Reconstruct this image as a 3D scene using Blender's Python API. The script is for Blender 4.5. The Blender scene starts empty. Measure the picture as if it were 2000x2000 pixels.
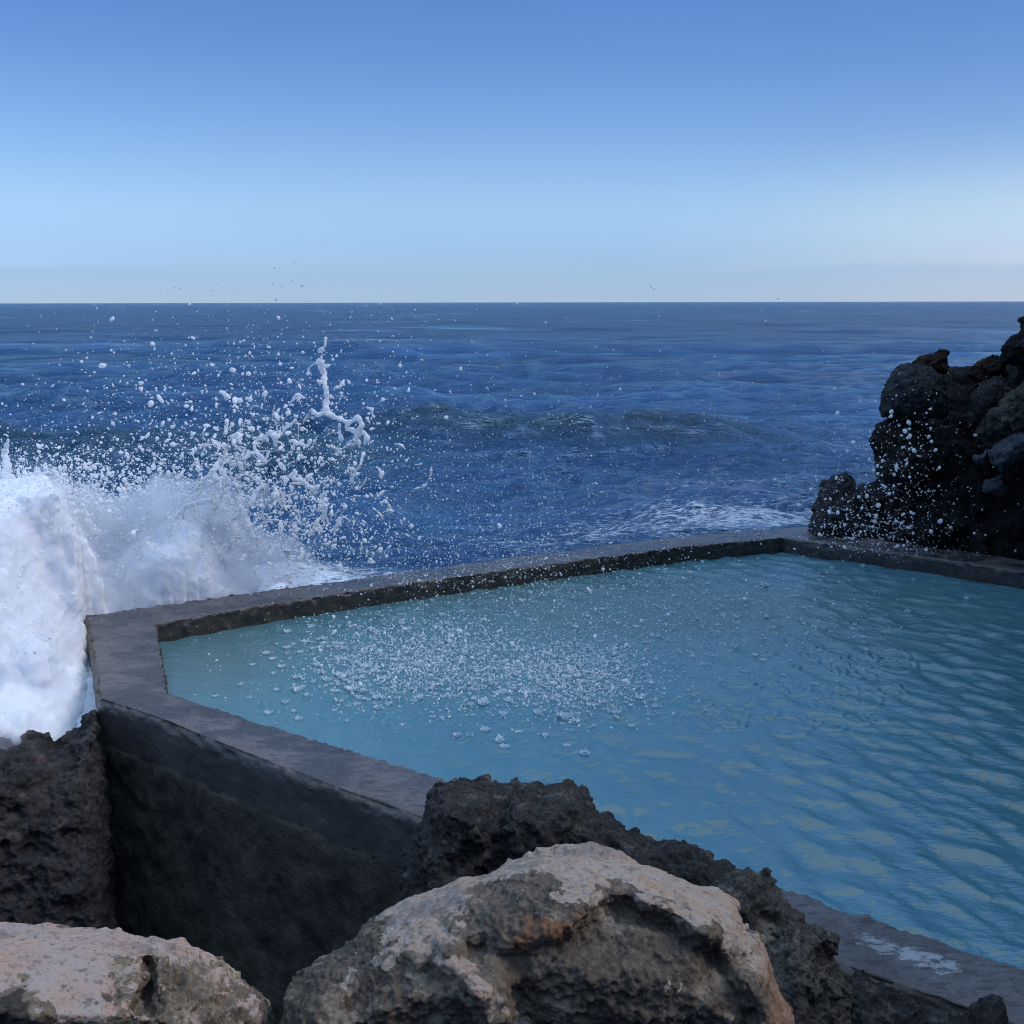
import bpy, math, random
import numpy as np
import openvdb as vdb
from mathutils import Matrix, Vector, Euler

rng = np.random.default_rng(7)
random.seed(7)
C = bpy.context.scene.collection
R = math.radians
sc = bpy.context.scene

# ---------------------------------------------------------------- camera
CAM_H = 2.5
FOC = 1963.0                                   # focal length in photo pixels (photo is 2000 wide)
PITCH = math.atan((1000 - 590) / FOC)
cam_rot = Euler((R(90) - PITCH, 0, 0)).to_matrix() @ Matrix.Rotation(R(-0.11), 3, 'Z')
CR = np.array(cam_rot)
CAM = np.array([0, 0, CAM_H])
cd = bpy.data.cameras.new('camera'); cam = bpy.data.objects.new('camera', cd); C.objects.link(cam)
cam.matrix_world = Matrix.Translation((0, 0, CAM_H)) @ cam_rot.to_4x4()
cd.sensor_width = 36; cd.lens = 36 * FOC / 2000; cd.clip_end = 30000; cd.clip_start = 0.05
sc.camera = cam

def rays(px, py):
    px = np.asarray(px, float); py = np.asarray(py, float)
    d = np.stack([(px - 1000) / FOC, -(py - 1000) / FOC, -np.ones_like(px)], -1)
    return d @ CR.T
def PZ(px, py, z):                              # where the line of sight meets the level z
    d = rays(px, py); t = (z - CAM_H) / d[..., 2]
    return CAM + d * t[..., None]
def PY(px, py, Y):                              # point of the line of sight at distance Y ahead
    d = rays(px, py); t = np.asarray(Y) / d[..., 1]
    return CAM + d * t[..., None]

# ---------------------------------------------------------------- noise
_perm = rng.permutation(256); _perm = np.concatenate([_perm, _perm, _perm])
_g = rng.normal(size=(256, 3)); _g /= np.linalg.norm(_g, axis=1)[:, None]
_g = _g.astype(np.float32)
def noise(p):
    p = np.asarray(p, np.float32)
    i = np.floor(p).astype(np.int32); f = p - i; i &= 255
    u = f * f * f * (f * (f * 6 - 15) + 10)
    out = 0
    for dx in (0, 1):
        wx = u[..., 0] if dx else 1 - u[..., 0]
        for dy in (0, 1):
            wy = u[..., 1] if dy else 1 - u[..., 1]
            for dz in (0, 1):
                wz = u[..., 2] if dz else 1 - u[..., 2]
                h = _perm[_perm[_perm[i[..., 0] + dx] + i[..., 1] + dy] + i[..., 2] + dz]
                g = _g[h]
                out = out + wx * wy * wz * (g[..., 0] * (f[..., 0] - dx) + g[..., 1] * (f[..., 1] - dy) + g[..., 2] * (f[..., 2] - dz))
    return out * 1.6
def fbm(p, o=4, gain=0.5, lac=2.03, ridge=False):
    s = 0; a = 1; p = np.asarray(p, np.float32)
    for k in range(o):
        n = noise(p + 17.3 * k)
        if ridge: n = 0.27 - np.abs(n)
        s = s + a * n; a *= gain; p = p * lac
    return s
_wj = rng.random((4096, 3)).astype(np.float32)
def worley(p):                                   # F1, F2
    p = np.asarray(p, np.float32); i = np.floor(p).astype(np.int64); f = p - i
    f1 = np.full(p.shape[:-1], 9.0, np.float32); f2 = f1.copy()
    for dx in (-1, 0, 1):
        for dy in (-1, 0, 1):
            for dz in (-1, 0, 1):
                c = i + np.array([dx, dy, dz])
                h = (c[..., 0] * 73856093 ^ c[..., 1] * 19349663 ^ c[..., 2] * 83492791) & 4095
                q = _wj[h] + np.array([dx, dy, dz], np.float32) - f
                d = np.sqrt((q * q).sum(-1))
                f2 = np.minimum(f2, np.maximum(f1, d)); f1 = np.minimum(f1, d)
    return f1, f2
def sstep(a, b, x):
    t = np.clip((x - a) / (b - a), 0, 1); return t * t * (3 - 2 * t)
def polysdf(x, y, poly):                         # signed distance to a polygon, negative inside
    poly = np.asarray(poly, float); d = np.full(x.shape, 1e9); ins = np.zeros(x.shape, bool)
    n = len(poly)
    for k in range(n):
        ax, ay = poly[k]; bx, by = poly[(k + 1) % n]
        ex, ey = bx - ax, by - ay
        t = np.clip(((x - ax) * ex + (y - ay) * ey) / (ex * ex + ey * ey + 1e-12), 0, 1)
        d = np.minimum(d, (x - ax - t * ex) ** 2 + (y - ay - t * ey) ** 2)
        c = ((ay > y) != (by > y)) & (x < (bx - ax) * (y - ay) / (by - ay + 1e-12) + ax)
        ins ^= c
    d = np.sqrt(d)
    return np.where(ins, -d, d)
def linedist(x, y, pl):
    d = np.full(np.shape(x), 1e9)
    for (ax, ay), (bx, by) in zip(pl[:-1], pl[1:]):
        ex, ey = bx - ax, by - ay
        t = np.clip(((x - ax) * ex + (y - ay) * ey) / (ex * ex + ey * ey + 1e-12), 0, 1)
        d = np.minimum(d, np.hypot(x - ax - t * ex, y - ay - t * ey))
    return d

# ---------------------------------------------------------------- meshes and tags
def mesh(name, v, f, m, smooth=True, base=None):
    v = np.ascontiguousarray(v, np.float32); f = np.ascontiguousarray(f, np.int32)
    me = bpy.data.meshes.new(name)
    base = np.zeros(3) if base is None else np.asarray(base, float)
    v = v - base.astype(np.float32)
    me.vertices.add(len(v)); me.vertices.foreach_set('co', v.ravel())
    k = f.shape[1]
    me.loops.add(f.size); me.loops.foreach_set('vertex_index', f.ravel())
    me.polygons.add(len(f))
    me.polygons.foreach_set('loop_start', np.arange(0, f.size, k, dtype=np.int32))
    me.polygons.foreach_set('loop_total', np.full(len(f), k, np.int32))
    me.polygons.foreach_set('use_smooth', np.full(len(f), smooth))
    me.update(calc_edges=True)
    if m: me.materials.append(m)
    o = bpy.data.objects.new(name, me); o.location = base; C.objects.link(o)
    return o
def attr(o, name, val):
    a = o.data.attributes.new(name, 'FLOAT', 'POINT'); a.data.foreach_set('value', np.ascontiguousarray(val, np.float32))
def tag(o, label=None, cat=None, group=None, kind=None):
    if label: o['label'] = label
    if cat: o['category'] = cat
    if group: o['group'] = group
    if kind: o['kind'] = kind
    return o
def to_mesh(d, origin, h):
    """iso surface of a distance field sampled on a regular grid"""
    g = vdb.FloatGrid(); g.background = 1.0
    g.copyFromArray(np.ascontiguousarray(np.clip(d, -1, 1), np.float32))
    p, q = g.convertToQuads(0.0)
    p = p * h + origin
    q = np.asarray(q, np.int64)
    # orientation: make the enclosed volume positive
    a, b, c = p[q[:, 0]], p[q[:, 1]], p[q[:, 2]]
    if np.einsum('ij,ij->i', a, np.cross(b, c)).sum() < 0 if abs(p).max() > 0 else False:
        pass
    cen = p.mean(0); vol = np.einsum('ij,ij->i', a - cen, np.cross(b - cen, c - cen)).sum()
    if vol < 0: q = q[:, ::-1]
    return p, q
def biggest(v, f):                               # drop loose crumbs, keep the main body
    lab = np.arange(len(v)); e0 = f.ravel(); e1 = np.roll(f, 1, axis=1).ravel()
    while True:
        m = np.minimum(lab[e0], lab[e1]); new = lab.copy()
        np.minimum.at(new, lab[e0], m); np.minimum.at(new, lab[e1], m); np.minimum.at(new, e0, m); np.minimum.at(new, e1, m)
        new = new[new]; new = new[new]
        if (new == lab).all(): break
        lab = new
    k = np.bincount(lab, minlength=len(v)).argmax(); keep = lab == k; re = np.cumsum(keep) - 1
    f = f[keep[f].all(1)]
    return v[keep], re[f]
def vnormals(v, f):
    n = np.zeros_like(v)
    e = np.cross(v[f[:, 2]] - v[f[:, 0]], v[f[:, -1]] - v[f[:, 1]])
    for k in range(f.shape[1]):
        for c in range(3): n[:, c] += np.bincount(f[:, k], e[:, c], len(v))
    return n / (np.linalg.norm(n, axis=1)[:, None] + 1e-12)
def subdiv(v, f, lv=1):
    o = mesh('tmp', v, f, None)
    m = o.modifiers.new('s', 'SUBSURF'); m.levels = lv; m.render_levels = lv
    dg = bpy.context.evaluated_depsgraph_get(); me = bpy.data.meshes.new_from_object(o.evaluated_get(dg))
    nv = np.empty(len(me.vertices) * 3, np.float32); me.vertices.foreach_get('co', nv)
    nf = np.empty(len(me.loops), np.int32); me.loops.foreach_get('vertex_index', nf)
    bpy.data.objects.remove(o); bpy.data.meshes.remove(me)
    return nv.reshape(-1, 3).astype(float), nf.reshape(-1, 4)

# ---------------------------------------------------------------- materials
class NT:
    def __init__(s, name):
        s.m = bpy.data.materials.new(name); s.m.use_nodes = True; s.t = s.m.node_tree; s.t.nodes.clear()
        s.out = s.n('ShaderNodeOutputMaterial')
    def n(s, typ, ins=None, **kw):
        nd = s.t.nodes.new(typ)
        for k, v in kw.items(): setattr(nd, k, v)
        for k, v in (ins or {}).items():
            sk = nd.inputs[k]
            if isinstance(v, bpy.types.NodeSocket): s.t.links.new(v, sk)
            else: sk.default_value = v
        return nd
    def math(s, op, a, b=0.0, c=None, clamp=False):
        nd = s.n('ShaderNodeMath', {0: a, 1: b}, operation=op, use_clamp=clamp)
        if c is not None:
            if isinstance(c, bpy.types.NodeSocket): s.t.links.new(c, nd.inputs[2])
            else: nd.inputs[2].default_value = c
        return nd.outputs[0]
    def mix(s, f, a, b):
        nd = s.n('ShaderNodeMix', data_type='RGBA')
        for k, v in ((0, f), (6, a), (7, b)):
            if isinstance(v, bpy.types.NodeSocket): s.t.links.new(v, nd.inputs[k])
            else: nd.inputs[k].default_value = (*v, 1) if (k and len(v) == 3) else v
        return nd.outputs[2]
    def ramp(s, f, lo, hi, smooth=True):
        nd = s.n('ShaderNodeMapRange', {0: f, 1: lo, 2: hi}, interpolation_type='SMOOTHSTEP' if smooth else 'LINEAR')
        return nd.outputs[0]
    def coord(s, scale=(1, 1, 1), rot=(0, 0, 0), src='Object'):
        tc = s.n('ShaderNodeTexCoord')
        mp = s.n('ShaderNodeMapping', {'Vector': tc.outputs[src], 'Scale': scale, 'Rotation': rot})
        return mp.outputs[0]
    def noise(s, v, scale, detail=4, rough=0.55, dist=0.0):
        return s.n('ShaderNodeTexNoise', {'Vector': v, 'Scale': scale, 'Detail': detail, 'Roughness': rough, 'Distortion': dist}).outputs[0]
    def voro(s, v, scale, feature='F1'):
        return s.n('ShaderNodeTexVoronoi', {'Vector': v, 'Scale': scale}, feature=feature).outputs[0]
    def attr(s, name):
        return s.n('ShaderNodeAttribute', attribute_name=name).outputs['Fac']
    def bump(s, h, strength, dist, normal=None):
        ins = {'Height': h, 'Strength': strength, 'Distance': dist}
        if normal: ins['Normal'] = normal
        return s.n('ShaderNodeBump', ins).outputs[0]
    def princ(s, **kw):
        nd = s.n('ShaderNodeBsdfPrincipled')
        for k, v in kw.items():
            sk = nd.inputs[k.replace('_', ' ')]
            if isinstance(v, bpy.types.NodeSocket): s.t.links.new(v, sk)
            else: sk.default_value = (*v, 1) if isinstance(v, tuple) and len(v) == 3 and sk.type == 'RGBA' else v
        s.t.links.new(nd.outputs[0], s.out.inputs[0]); return nd

def rock_mat(name, dark, mid, light, pale=None, orange=None, fine=60, pits=30, wet=0.0, bump=0.012, tint=None):
    s = NT(name); v = s.coord()
    n1 = s.noise(v, 3.5, 8, 0.62); n2 = s.noise(v, 14, 8, 0.65); n3 = s.noise(v, fine, 6, 0.7)
    col = s.mix(s.ramp(n1, 0.35, 0.65), dark, mid)
    col = s.mix(s.math('MULTIPLY', s.ramp(n2, 0.52, 0.68), 0.7), col, light)
    col = s.mix(s.math('MULTIPLY', s.ramp(s.noise(v, 7, 9, 0.7), 0.55, 0.62), 0.6), col, tuple(1.25 * c for c in light))
    col = s.mix(s.math('MULTIPLY', s.ramp(s.noise(v, 10, 9, 0.7), 0.56, 0.63), 0.7), col, tuple(.5 * c for c in dark))
    fleck = s.math('MULTIPLY', s.ramp(n3, 0.45, 0.7), 0.55)
    col = s.mix(fleck, col, light)
    dk = s.math('MULTIPLY', s.ramp(s.noise(v, fine * 0.6, 5, 0.7), 0.54, 0.66), 0.75)
    col = s.mix(dk, col, tuple(0.35 * c for c in dark))
    if pale:
        a = s.attr('crust')
        e = s.math('ADD', a, s.math('MULTIPLY', s.math('SUBTRACT', s.noise(v, 16, 10, 0.75), 0.5), 2.6))
        m = s.ramp(e, 0.42, 0.55)
        pc = s.mix(s.ramp(s.noise(v, 9, 7, 0.65), 0.35, 0.65), pale[0], pale[1])
        pc = s.mix(s.math('MULTIPLY', s.ramp(s.noise(v, 26, 6, 0.7), 0.5, 0.66), 0.75), pc, pale[2])
        pc = s.mix(s.math('MULTIPLY', s.ramp(s.noise(v, 60, 8, 0.75), 0.52, 0.62), 0.7), pc, tuple(0.25 * c for c in pale[0]))
        pc = s.mix(s.math('MULTIPLY', s.ramp(s.noise(v, 6, 9, 0.7), 0.53, 0.6), 0.5), pc, (.17, .15, .145))
        pc = s.mix(s.math('MULTIPLY', s.ramp(s.voro(v, 34), 0.22, 0.08), 0.35), pc, pale[1])
        col = s.mix(m, col, pc)
    if orange:
        a = s.attr('rust')
        e = s.math('ADD', a, s.math('MULTIPLY', s.math('SUBTRACT', s.noise(v, 22, 6, 0.7), 0.5), 0.9))
        col = s.mix(s.math('MULTIPLY', s.ramp(e, 0.4, 0.8), 0.85), col, orange)
    vor = s.voro(v, pits)
    vo2 = s.voro(v, pits * 2.6)
    pit = s.math('ADD', s.ramp(vor, 0.1, 0.34), s.math('MULTIPLY', s.ramp(vo2, 0.1, 0.4), 0.5))
    pm = s.ramp(s.noise(v, 5, 3, 0.5), 0.4, 0.6)
    h = s.math('ADD', s.math('MULTIPLY', s.math('MULTIPLY', pit, pm), 0.4), s.math('MULTIPLY', s.noise(v, fine, 10, 0.75), 1.0))
    h = s.math('ADD', h, s.math('MULTIPLY', s.noise(v, fine / 5, 8, 0.65), 1.6))
    s.princ(Base_Color=col, Roughness=0.9 - 0.5 * wet, Specular_IOR_Level=0.3 + 0.3 * wet, Normal=s.bump(h, 0.9, bump))
    return s.m

M = {}
M['lava'] = rock_mat('black_lava', (.024, .022, .021), (.055, .049, .044), (.13, .112, .095), fine=70, pits=26, bump=.02)
M['lava_wet'] = rock_mat('wet_black_lava', (.02, .018, .02), (.042, .036, .036), (.10, .08, .07), fine=45, pits=14, wet=.35, bump=.03)
M['lava_brown'] = rock_mat('brown_lava', (.06, .05, .041), (.12, .10, .08), (.25, .205, .16), fine=75, pits=24, bump=.02)
M['lava_cliff'] = rock_mat('cliff_lava', (.010, .0095, .010), (.024, .021, .020), (.06, .05, .042), fine=30, pits=9, bump=.04)
M['lava_red'] = rock_mat('red_lava', (.02, .011, .009), (.045, .02, .014), (.08, .035, .022), fine=50, pits=18, bump=.025)
M['lava_grey'] = rock_mat('grey_lava', (.018, .019, .021), (.034, .035, .036), (.07, .07, .07), fine=40, pits=10, bump=.012)
M['lava_blue'] = rock_mat('pale_grey_lava', (.05, .057, .065), (.085, .095, .105), (.16, .17, .18), fine=40, pits=10, bump=.012)
M['lichen'] = rock_mat('lichen_rock', (.03, .03, .03), (.05, .05, .042), (.13, .12, .07), fine=30, pits=10, bump=.015)
M['boulder'] = rock_mat('crusted_boulder', (.10, .076, .054), (.18, .138, .10), (.30, .24, .175),
                        pale=((.45, .335, .25), (.46, .38, .32), (.45, .28, .17)), orange=(.27, .125, .06), fine=90, pits=36, bump=.012)
M['boulder_tan'] = rock_mat('tan_boulder', (.14, .11, .075), (.27, .21, .145), (.44, .35, .25),
                        pale=((.56, .39, .30), (.50, .42, .37), (.60, .38, .25)), orange=(.04, .035, .03), fine=95, pits=40, bump=.012)

# ---------------------------------------------------------------- rocks
def rock(name, sil, Y, T, Rr, h, m, label, cat='rock', group=None, feats=(), big=(.06, 2.2), mid=(.02, 8), pit=(0, 20),
         squash=0, seed=0, sub=0, masks=None, tilt=None, fine=(.004, 40), cuts=()):
    """A rock with the given outline (photo pixels) standing at distance Y, half-thickness T."""
    sil = np.array(sil, float)
    c = sil.mean(0); o = PY(c[0], c[1], Y)
    wv = o - CAM; dist = np.linalg.norm(wv); wv = wv / dist
    uv = np.cross(wv, [0, 0, 1]); uv /= np.linalg.norm(uv); vv = np.cross(uv, wv)
    def pxuv(p):
        d = rays(*np.array(p, float).T); t = dist / (d @ wv); q = CAM + d * t[:, None] - o
        return np.stack([q @ uv, q @ vv], 1)
    P = pxuv(sil); pad = .12 * T + big[0] + 3 * h
    lo = np.array([P[:, 0].min() - pad, P[:, 1].min() - pad, -T - pad]); hi = np.array([P[:, 0].max() + pad, P[:, 1].max() + pad, T + pad])
    n = np.ceil((hi - lo) / h).astype(int) + 1
    U, V = np.meshgrid(lo[0] + h * np.arange(n[0]), lo[1] + h * np.arange(n[1]), indexing='ij')
    # jitter the outline a little with noise
    s = polysdf(U, V, P)
    t = np.clip(-s / Rr, 0, 1); half = T * np.sqrt(np.clip(t * (2 - t), 0, 1))
    W = lo[2] + h * np.arange(n[2])
    front = half.copy()
    for kind, pts, depth, ew in feats:
        q = pxuv(pts)
        if kind == 'poly': k = sstep(0, -ew, polysdf(U, V, q))
        else: k = np.exp(-(linedist(U, V, q) / ew) ** 2)
        front -= depth * k
    d = np.where(W < 0, -W - front[..., None], W - half[..., None])
    d = np.where(s[..., None] > 0, np.hypot(s[..., None], W), d)
    pts = np.stack(np.broadcast_arrays(U[..., None], V[..., None], W[None, None, :]), -1)
    near = np.abs(d) < big[0] * 3 + .05
    q = pts[near] + seed * 7.7
    d2 = d[near]
    d2 = d2 - big[0] * fbm(q * big[1], 3) * 1.3
    if mid[0]: d2 = d2 - mid[0] * fbm(q * mid[1] + 5, 3, ridge=True) * 1.6
    for (nx, ny, nz, off) in cuts: d2 = np.maximum(d2, (pts[near] @ np.array([nx, ny, nz])) - off)
    d = d.copy(); d[near] = d2
    v, f = biggest(*to_mesh(d, lo, h))
    for _ in range(sub): v, f = subdiv(v, f)
    nn = vnormals(v, f); q = v + seed * 3.1
    disp = fine[0] * fbm(q * fine[1], 4, .6) * 1.5 + fine[0] * 2.2 * fbm(q * fine[1] * .3 + 9, 4, .6, ridge=True)
    if pit[0]:
        f1, _ = worley(q * pit[1] + .3 * fbm(q * pit[1] * .7, 2)[:, None])
        f1b, _ = worley(q * pit[1] * 2.3)
        pm = sstep(-.25, .25, noise(q * 4 + 3)) if len(pit) < 3 else pit[2](v, pxuv)
        disp = disp - pm * pit[0] * (sstep(.60, .22, f1) + .45 * sstep(.55, .2, f1b))
    if masks and 'crust' in masks: disp = disp * (1 - .6 * np.clip(masks['crust'](v, pxuv), 0, 1))
    v = v + nn * disp[:, None]
    world = o + v[:, :1] * uv + v[:, 1:2] * vv + v[:, 2:3] * wv
    if np.dot(np.cross(uv, vv), wv) < 0: f = f[:, ::-1]
    base = np.array([world[:, 0].mean(), world[:, 1].mean(), world[:, 2].min()])
    ob = mesh(name, world, f, m, base=base)
    if masks:
        vj = v + .035 * np.stack([fbm(v * 14, 4, .6), fbm(v * 14 + 50, 4, .6), v[:, 0] * 0], 1)
        for nm, fn in masks.items(): attr(ob, nm, fn(vj, pxuv))
    tag(ob, label, cat, group)
    return ob

# centre boulder ----------------------------------------------------------
S_big = [(579, 2130), (575, 2000), (578, 1938), (588, 1912), (619, 1881), (648, 1862), (705, 1826), (726, 1793), (741, 1783), (767, 1764), (806, 1745), (865, 1723),
         (896, 1710), (933, 1707), (974, 1692), (1026, 1666), (1060, 1658), (1084, 1652), (1141, 1653), (1179, 1665), (1231, 1676), (1270, 1692), (1309, 1702),
         (1355, 1720), (1386, 1731), (1420, 1749), (1438, 1777), (1449, 1808), (1477, 1826), (1495, 1860), (1503, 1899), (1516, 1938), (1537, 1966), (1545, 2000), (1560, 2130)]
recess = [(960, 1846), (1050, 1828), (1105, 1806), (1150, 1768), (1180, 1748), (1215, 1748), (1240, 1768), (1300, 1788), (1322, 1815), (1365, 1830), (1399, 1873),
          (1412, 1912), (1443, 1950), (1455, 2000), (1470, 2130), (1010, 2130), (1000, 1960), (985, 1880)]
recess2 = [(790, 1850), (880, 1850), (930, 1870), (960, 1930), (990, 2000), (1000, 2130), (640, 2130), (650, 1960), (720, 1900)]
crustP = [(740, 1740), (740, 1800), (775, 1800), (790, 1845), (830, 1850), (880, 1830), (905, 1850), (930, 1862), (915, 1830), (900, 1790), (925, 1755), (965, 1728), (1000, 1712), (1060, 1716), (1097, 1724),
          (1103, 1742), (1093, 1755), (1110, 1770), (1140, 1768), (1180, 1742), (1215, 1742), (1240, 1758), (1290, 1770), (1312, 1795), (1361, 1821), (1400, 1855), (1433, 1868), (1460, 1840), (1450, 1700), (1200, 1600), (900, 1640)]
crustR = [(1400, 1870), (1440, 1900), (1470, 1960), (1480, 2000), (1490, 2130), (1560, 2130), (1550, 1990), (1520, 1930), (1500, 1850), (1460, 1820), (1430, 1866)]
ridgeL = [(905, 1840), (925, 1880), (960, 1920), (985, 1965)]
spots = [((803, 1871), 15), ((720, 1884), 11), ((860, 1898), 8), ((1285, 1890), 5), ((1330, 1982), 14), ((1075, 1975), 30), ((1040, 1990), 18)]
def crust_big(v, pxuv):
    u, w = v[:, 0], v[:, 1]
    k = sstep(.02, -.02, polysdf(u, w, pxuv(crustP)))
    k = np.maximum(k, .8 * sstep(.02, -.02, polysdf(u, w, pxuv(crustR))))
    k = np.maximum(k, .75 * np.exp(-(linedist(u, w, pxuv(ridgeL)) / .018) ** 2))
    for p, r in spots:
        q = pxuv([p])[0]; rr = r * 2.4 / FOC
        k = np.maximum(k, .85 * sstep(rr * 1.25, rr * .8, np.hypot(u - q[0], w - q[1])))
    return k * (v[:, 2] < .3)
def rust_and_light_big(v, pxuv):
    u, w = v[:, 0], v[:, 1]
    k = sstep(.012, -.008, polysdf(u, w, pxuv([(1000, 1835), (1050, 1800), (1110, 1795), (1125, 1800), (1075, 1828), (1010, 1842)])))
    k2 = .66 * sstep(.02, -.02, polysdf(u, w, pxuv([(1415, 1885), (1448, 1950), (1465, 2130), (1590, 2130), (1560, 1950), (1510, 1850), (1455, 1835)])))  # warm light on the right flank, painted in as orange
    return np.maximum(k, k2)
S_big = [(a, b + 8 + 18 * math.exp(-((a - 1130) / 90) ** 2) if b < 1900 else b) for a, b in S_big]
rock('boulder', S_big, 2.1, .5, .42, .0085, M['boulder'], 'big domed boulder with pale pink crust on top and a dark hollow below, in front', 'boulder',
     feats=[('poly', recess, .095, .035), ('poly', recess2, .05, .06), ('line', [(1270, 1700), (1285, 1740), (1310, 1780), (1340, 1800)], .02, .008),
            ('line', ridgeL, -.03, .03), ('line', [(930, 1862), (965, 1845)], .05, .018), ('line', [(880, 1800), (900, 1830), (960, 1845)], .02, .01),
            ('line', [(780, 1790), (850, 1750), (900, 1740)], .012, .012), ('line', [(1400, 1868), (1440, 1868), (1470, 1850)], .03, .012),
            ('line', [(1180, 1720), (1215, 1712)], .02, .012)],
     big=(.035, 2.6), mid=(.02, 8), pit=(.010, 26), sub=1, seed=1, masks={'crust': crust_big, 'rust': rust_and_light_big}, fine=(.0045, 55))

# left boulder ------------------------------------------------------------
S_left = [(-160, 2130), (-170, 1850), (-60, 1816), (0, 1812), (29, 1809), (52, 1812), (110, 1811), (145, 1818), (174, 1818), (232, 1821), (261, 1828), (316, 1834), (348, 1840),
          (391, 1857), (435, 1880), (452, 1910), (493, 1931), (513, 1948), (521, 1975), (524, 2020), (520, 2130)]
def crust_left(v, pxuv):
    u, w = v[:, 0], v[:, 1]
    k = sstep(.02, -.02, polysdf(u, w, pxuv([(-200, 1780), (-200, 1960), (40, 1945), (70, 1935), (115, 1945), (120, 1975), (160, 1985), (215, 2000), (220, 1900), (235, 1875), (300, 1860), (390, 1870), (430, 1880), (400, 1800)])))
    return np.maximum(k, .36)
def brown_and_shade_left(v, pxuv):
    u, w = v[:, 0], v[:, 1]
    k = sstep(.01, -.02, polysdf(u, w, pxuv([(-200, 1962), (40, 1955), (70, 1945), (110, 1955), (125, 2130), (-200, 2130)])))  # dark brown patch, plus shade painted into the lower left hollow
    return np.maximum(k, sstep(.006, -.006, polysdf(u, w, pxuv([(187, 1950), (205, 1915), (225, 1935), (195, 1957)]))) * .8)
pitL = lambda v, pxuv: sstep(-.12, .06, v[:, 0] - pxuv([(290, 1900)])[0][0])
rock('boulder', S_left, 1.95, .4, .34, .0075, M['boulder_tan'], 'low tan boulder with smooth pink top and pitted right end, bottom left corner', 'boulder',
     feats=[('poly', [(262, 1868), (296, 1868), (303, 1900), (302, 1950), (288, 1972), (262, 1972), (266, 1930), (285, 1905)], .10, .012),
            ('poly', [(-200, 1965), (50, 1962), (60, 2130), (-200, 2130)], .10, .03), ('line', [(225, 1885), (227, 1960)], .012, .008),
            ('line', [(330, 1862), (400, 1885), (440, 1925)], .015, .012)],
     big=(.02, 3), mid=(.008, 10), pit=(.032, 24, pitL), sub=1, seed=2, masks={'crust': crust_left, 'rust': brown_and_shade_left}, fine=(.0035, 55))

# black lava rocks between the boulder and the wall ------------------------
S_A = [(790, 1850), (792, 1674), (803, 1634), (817, 1616), (835, 1601), (839, 1565), (854, 1536), (919, 1529), (962, 1533), (1017, 1528), (1071, 1536), (1143, 1542), (1154, 1565),
       (1165, 1591), (1187, 1591), (1216, 1616), (1245, 1632), (1270, 1660), (1290, 1850)]
rock('lava_rock', S_A, 4.2, .5, .22, .016, M['lava'], 'black lava rock with a flat top standing against the pool wall', 'rock', feats=[('line', [(840, 1620), (900, 1600), (960, 1640)], -.06, .05),
     ('line', [(985, 1560), (975, 1640), (960, 1700)], .1, .05), ('line', [(1130, 1580), (1100, 1640)], .08, .06), ('line', [(860, 1560), (1000, 1548), (1120, 1560)], .06, .03)],
     big=(.035, 2.2), mid=(.045, 7), pit=(.02, 12), seed=3, sub=1, fine=(.01, 24))
rock('lava_rock', [(1190, 1800), (1200, 1640), (1246, 1632), (1287, 1645), (1312, 1642), (1357, 1651), (1382, 1670), (1390, 1682), (1419, 1682), (1438, 1700), (1450, 1720), (1440, 1840)],
     3.75, .3, .16, .013, M['lava'], 'knobbly dark lava rock directly behind the crest of the big boulder', 'rock', big=(.04, 4), mid=(.03, 9), pit=(.022, 14), seed=4, sub=1, fine=(.008, 30))
rock('lava_rock', [(1390, 1860), (1395, 1730), (1438, 1703), (1465, 1700), (1486, 1706), (1511, 1732), (1531, 1757), (1552, 1777), (1573, 1786), (1585, 1830), (1560, 1900)],
     3.3, .25, .15, .012, M['lava_brown'], 'rounded brown lava rock at the edge of the wall, right of the boulder', 'rock', big=(.04, 4), mid=(.025, 9), pit=(.02, 15), seed=5, sub=1, fine=(.007, 34))
rock('lava_rock', [(1440, 2130), (1450, 1900), (1500, 1850), (1560, 1800), (1585, 1806), (1610, 1808), (1639, 1827), (1645, 1852), (1622, 1869), (1639, 1893), (1660, 1922), (1662, 1955), (1650, 2000), (1655, 2130)],
     2.85, .28, .17, .010, M['lava_brown'], 'craggy pitted brown rock beside the lower right flank of the big boulder', 'rock', big=(.045, 4.5), mid=(.03, 11), pit=(.02, 17), seed=6, sub=1, fine=(.007, 40))
rock('lava_rock', [(1890, 2130), (1896, 1985), (1905, 1962), (1914, 1950), (1938, 1943), (1954, 1952), (1966, 1980), (1975, 2130)], 2.95, .09, .06, .006, M['lava'],
     'small pointed black rock standing against the wall, bottom right corner', 'rock', big=(.01, 9), mid=(.01, 18), pit=(.006, 30), seed=7, fine=(.003, 60))
rock('lava_rock', [(1630, 2150), (1640, 1920), (1680, 1905), (1730, 1930), (1790, 1945), (1810, 1975), (1880, 1985), (1960, 2010), (1980, 2150)], 3.15, .22, .16, .012, M['lava'],
     'low rough black rock lying in shade below the lower right wall', 'rock', big=(.04, 5), mid=(.03, 9), pit=(.02, 14), seed=8, sub=1, fine=(.008, 34))
# left wet lava shelf ------------------------------------------------------
rock('lava_rock', [(-200, 2000), (-200, 1480), (0, 1471), (25, 1461), (41, 1460), (56, 1450), (79, 1453), (89, 1461), (112, 1478), (132, 1460), (136, 1448), (157, 1434), (166, 1421), (176, 1392),
     (186, 1385), (205, 1500), (222, 1750), (235, 2000)], 5.9, .6, .22, .022, M['lava_wet'], 'wet black lava shelf below the white foam, left of the wall corner', 'rock', big=(.06, 2), mid=(.05, 5), pit=(.03, 8), seed=9, sub=1, fine=(.016, 14))

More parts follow.
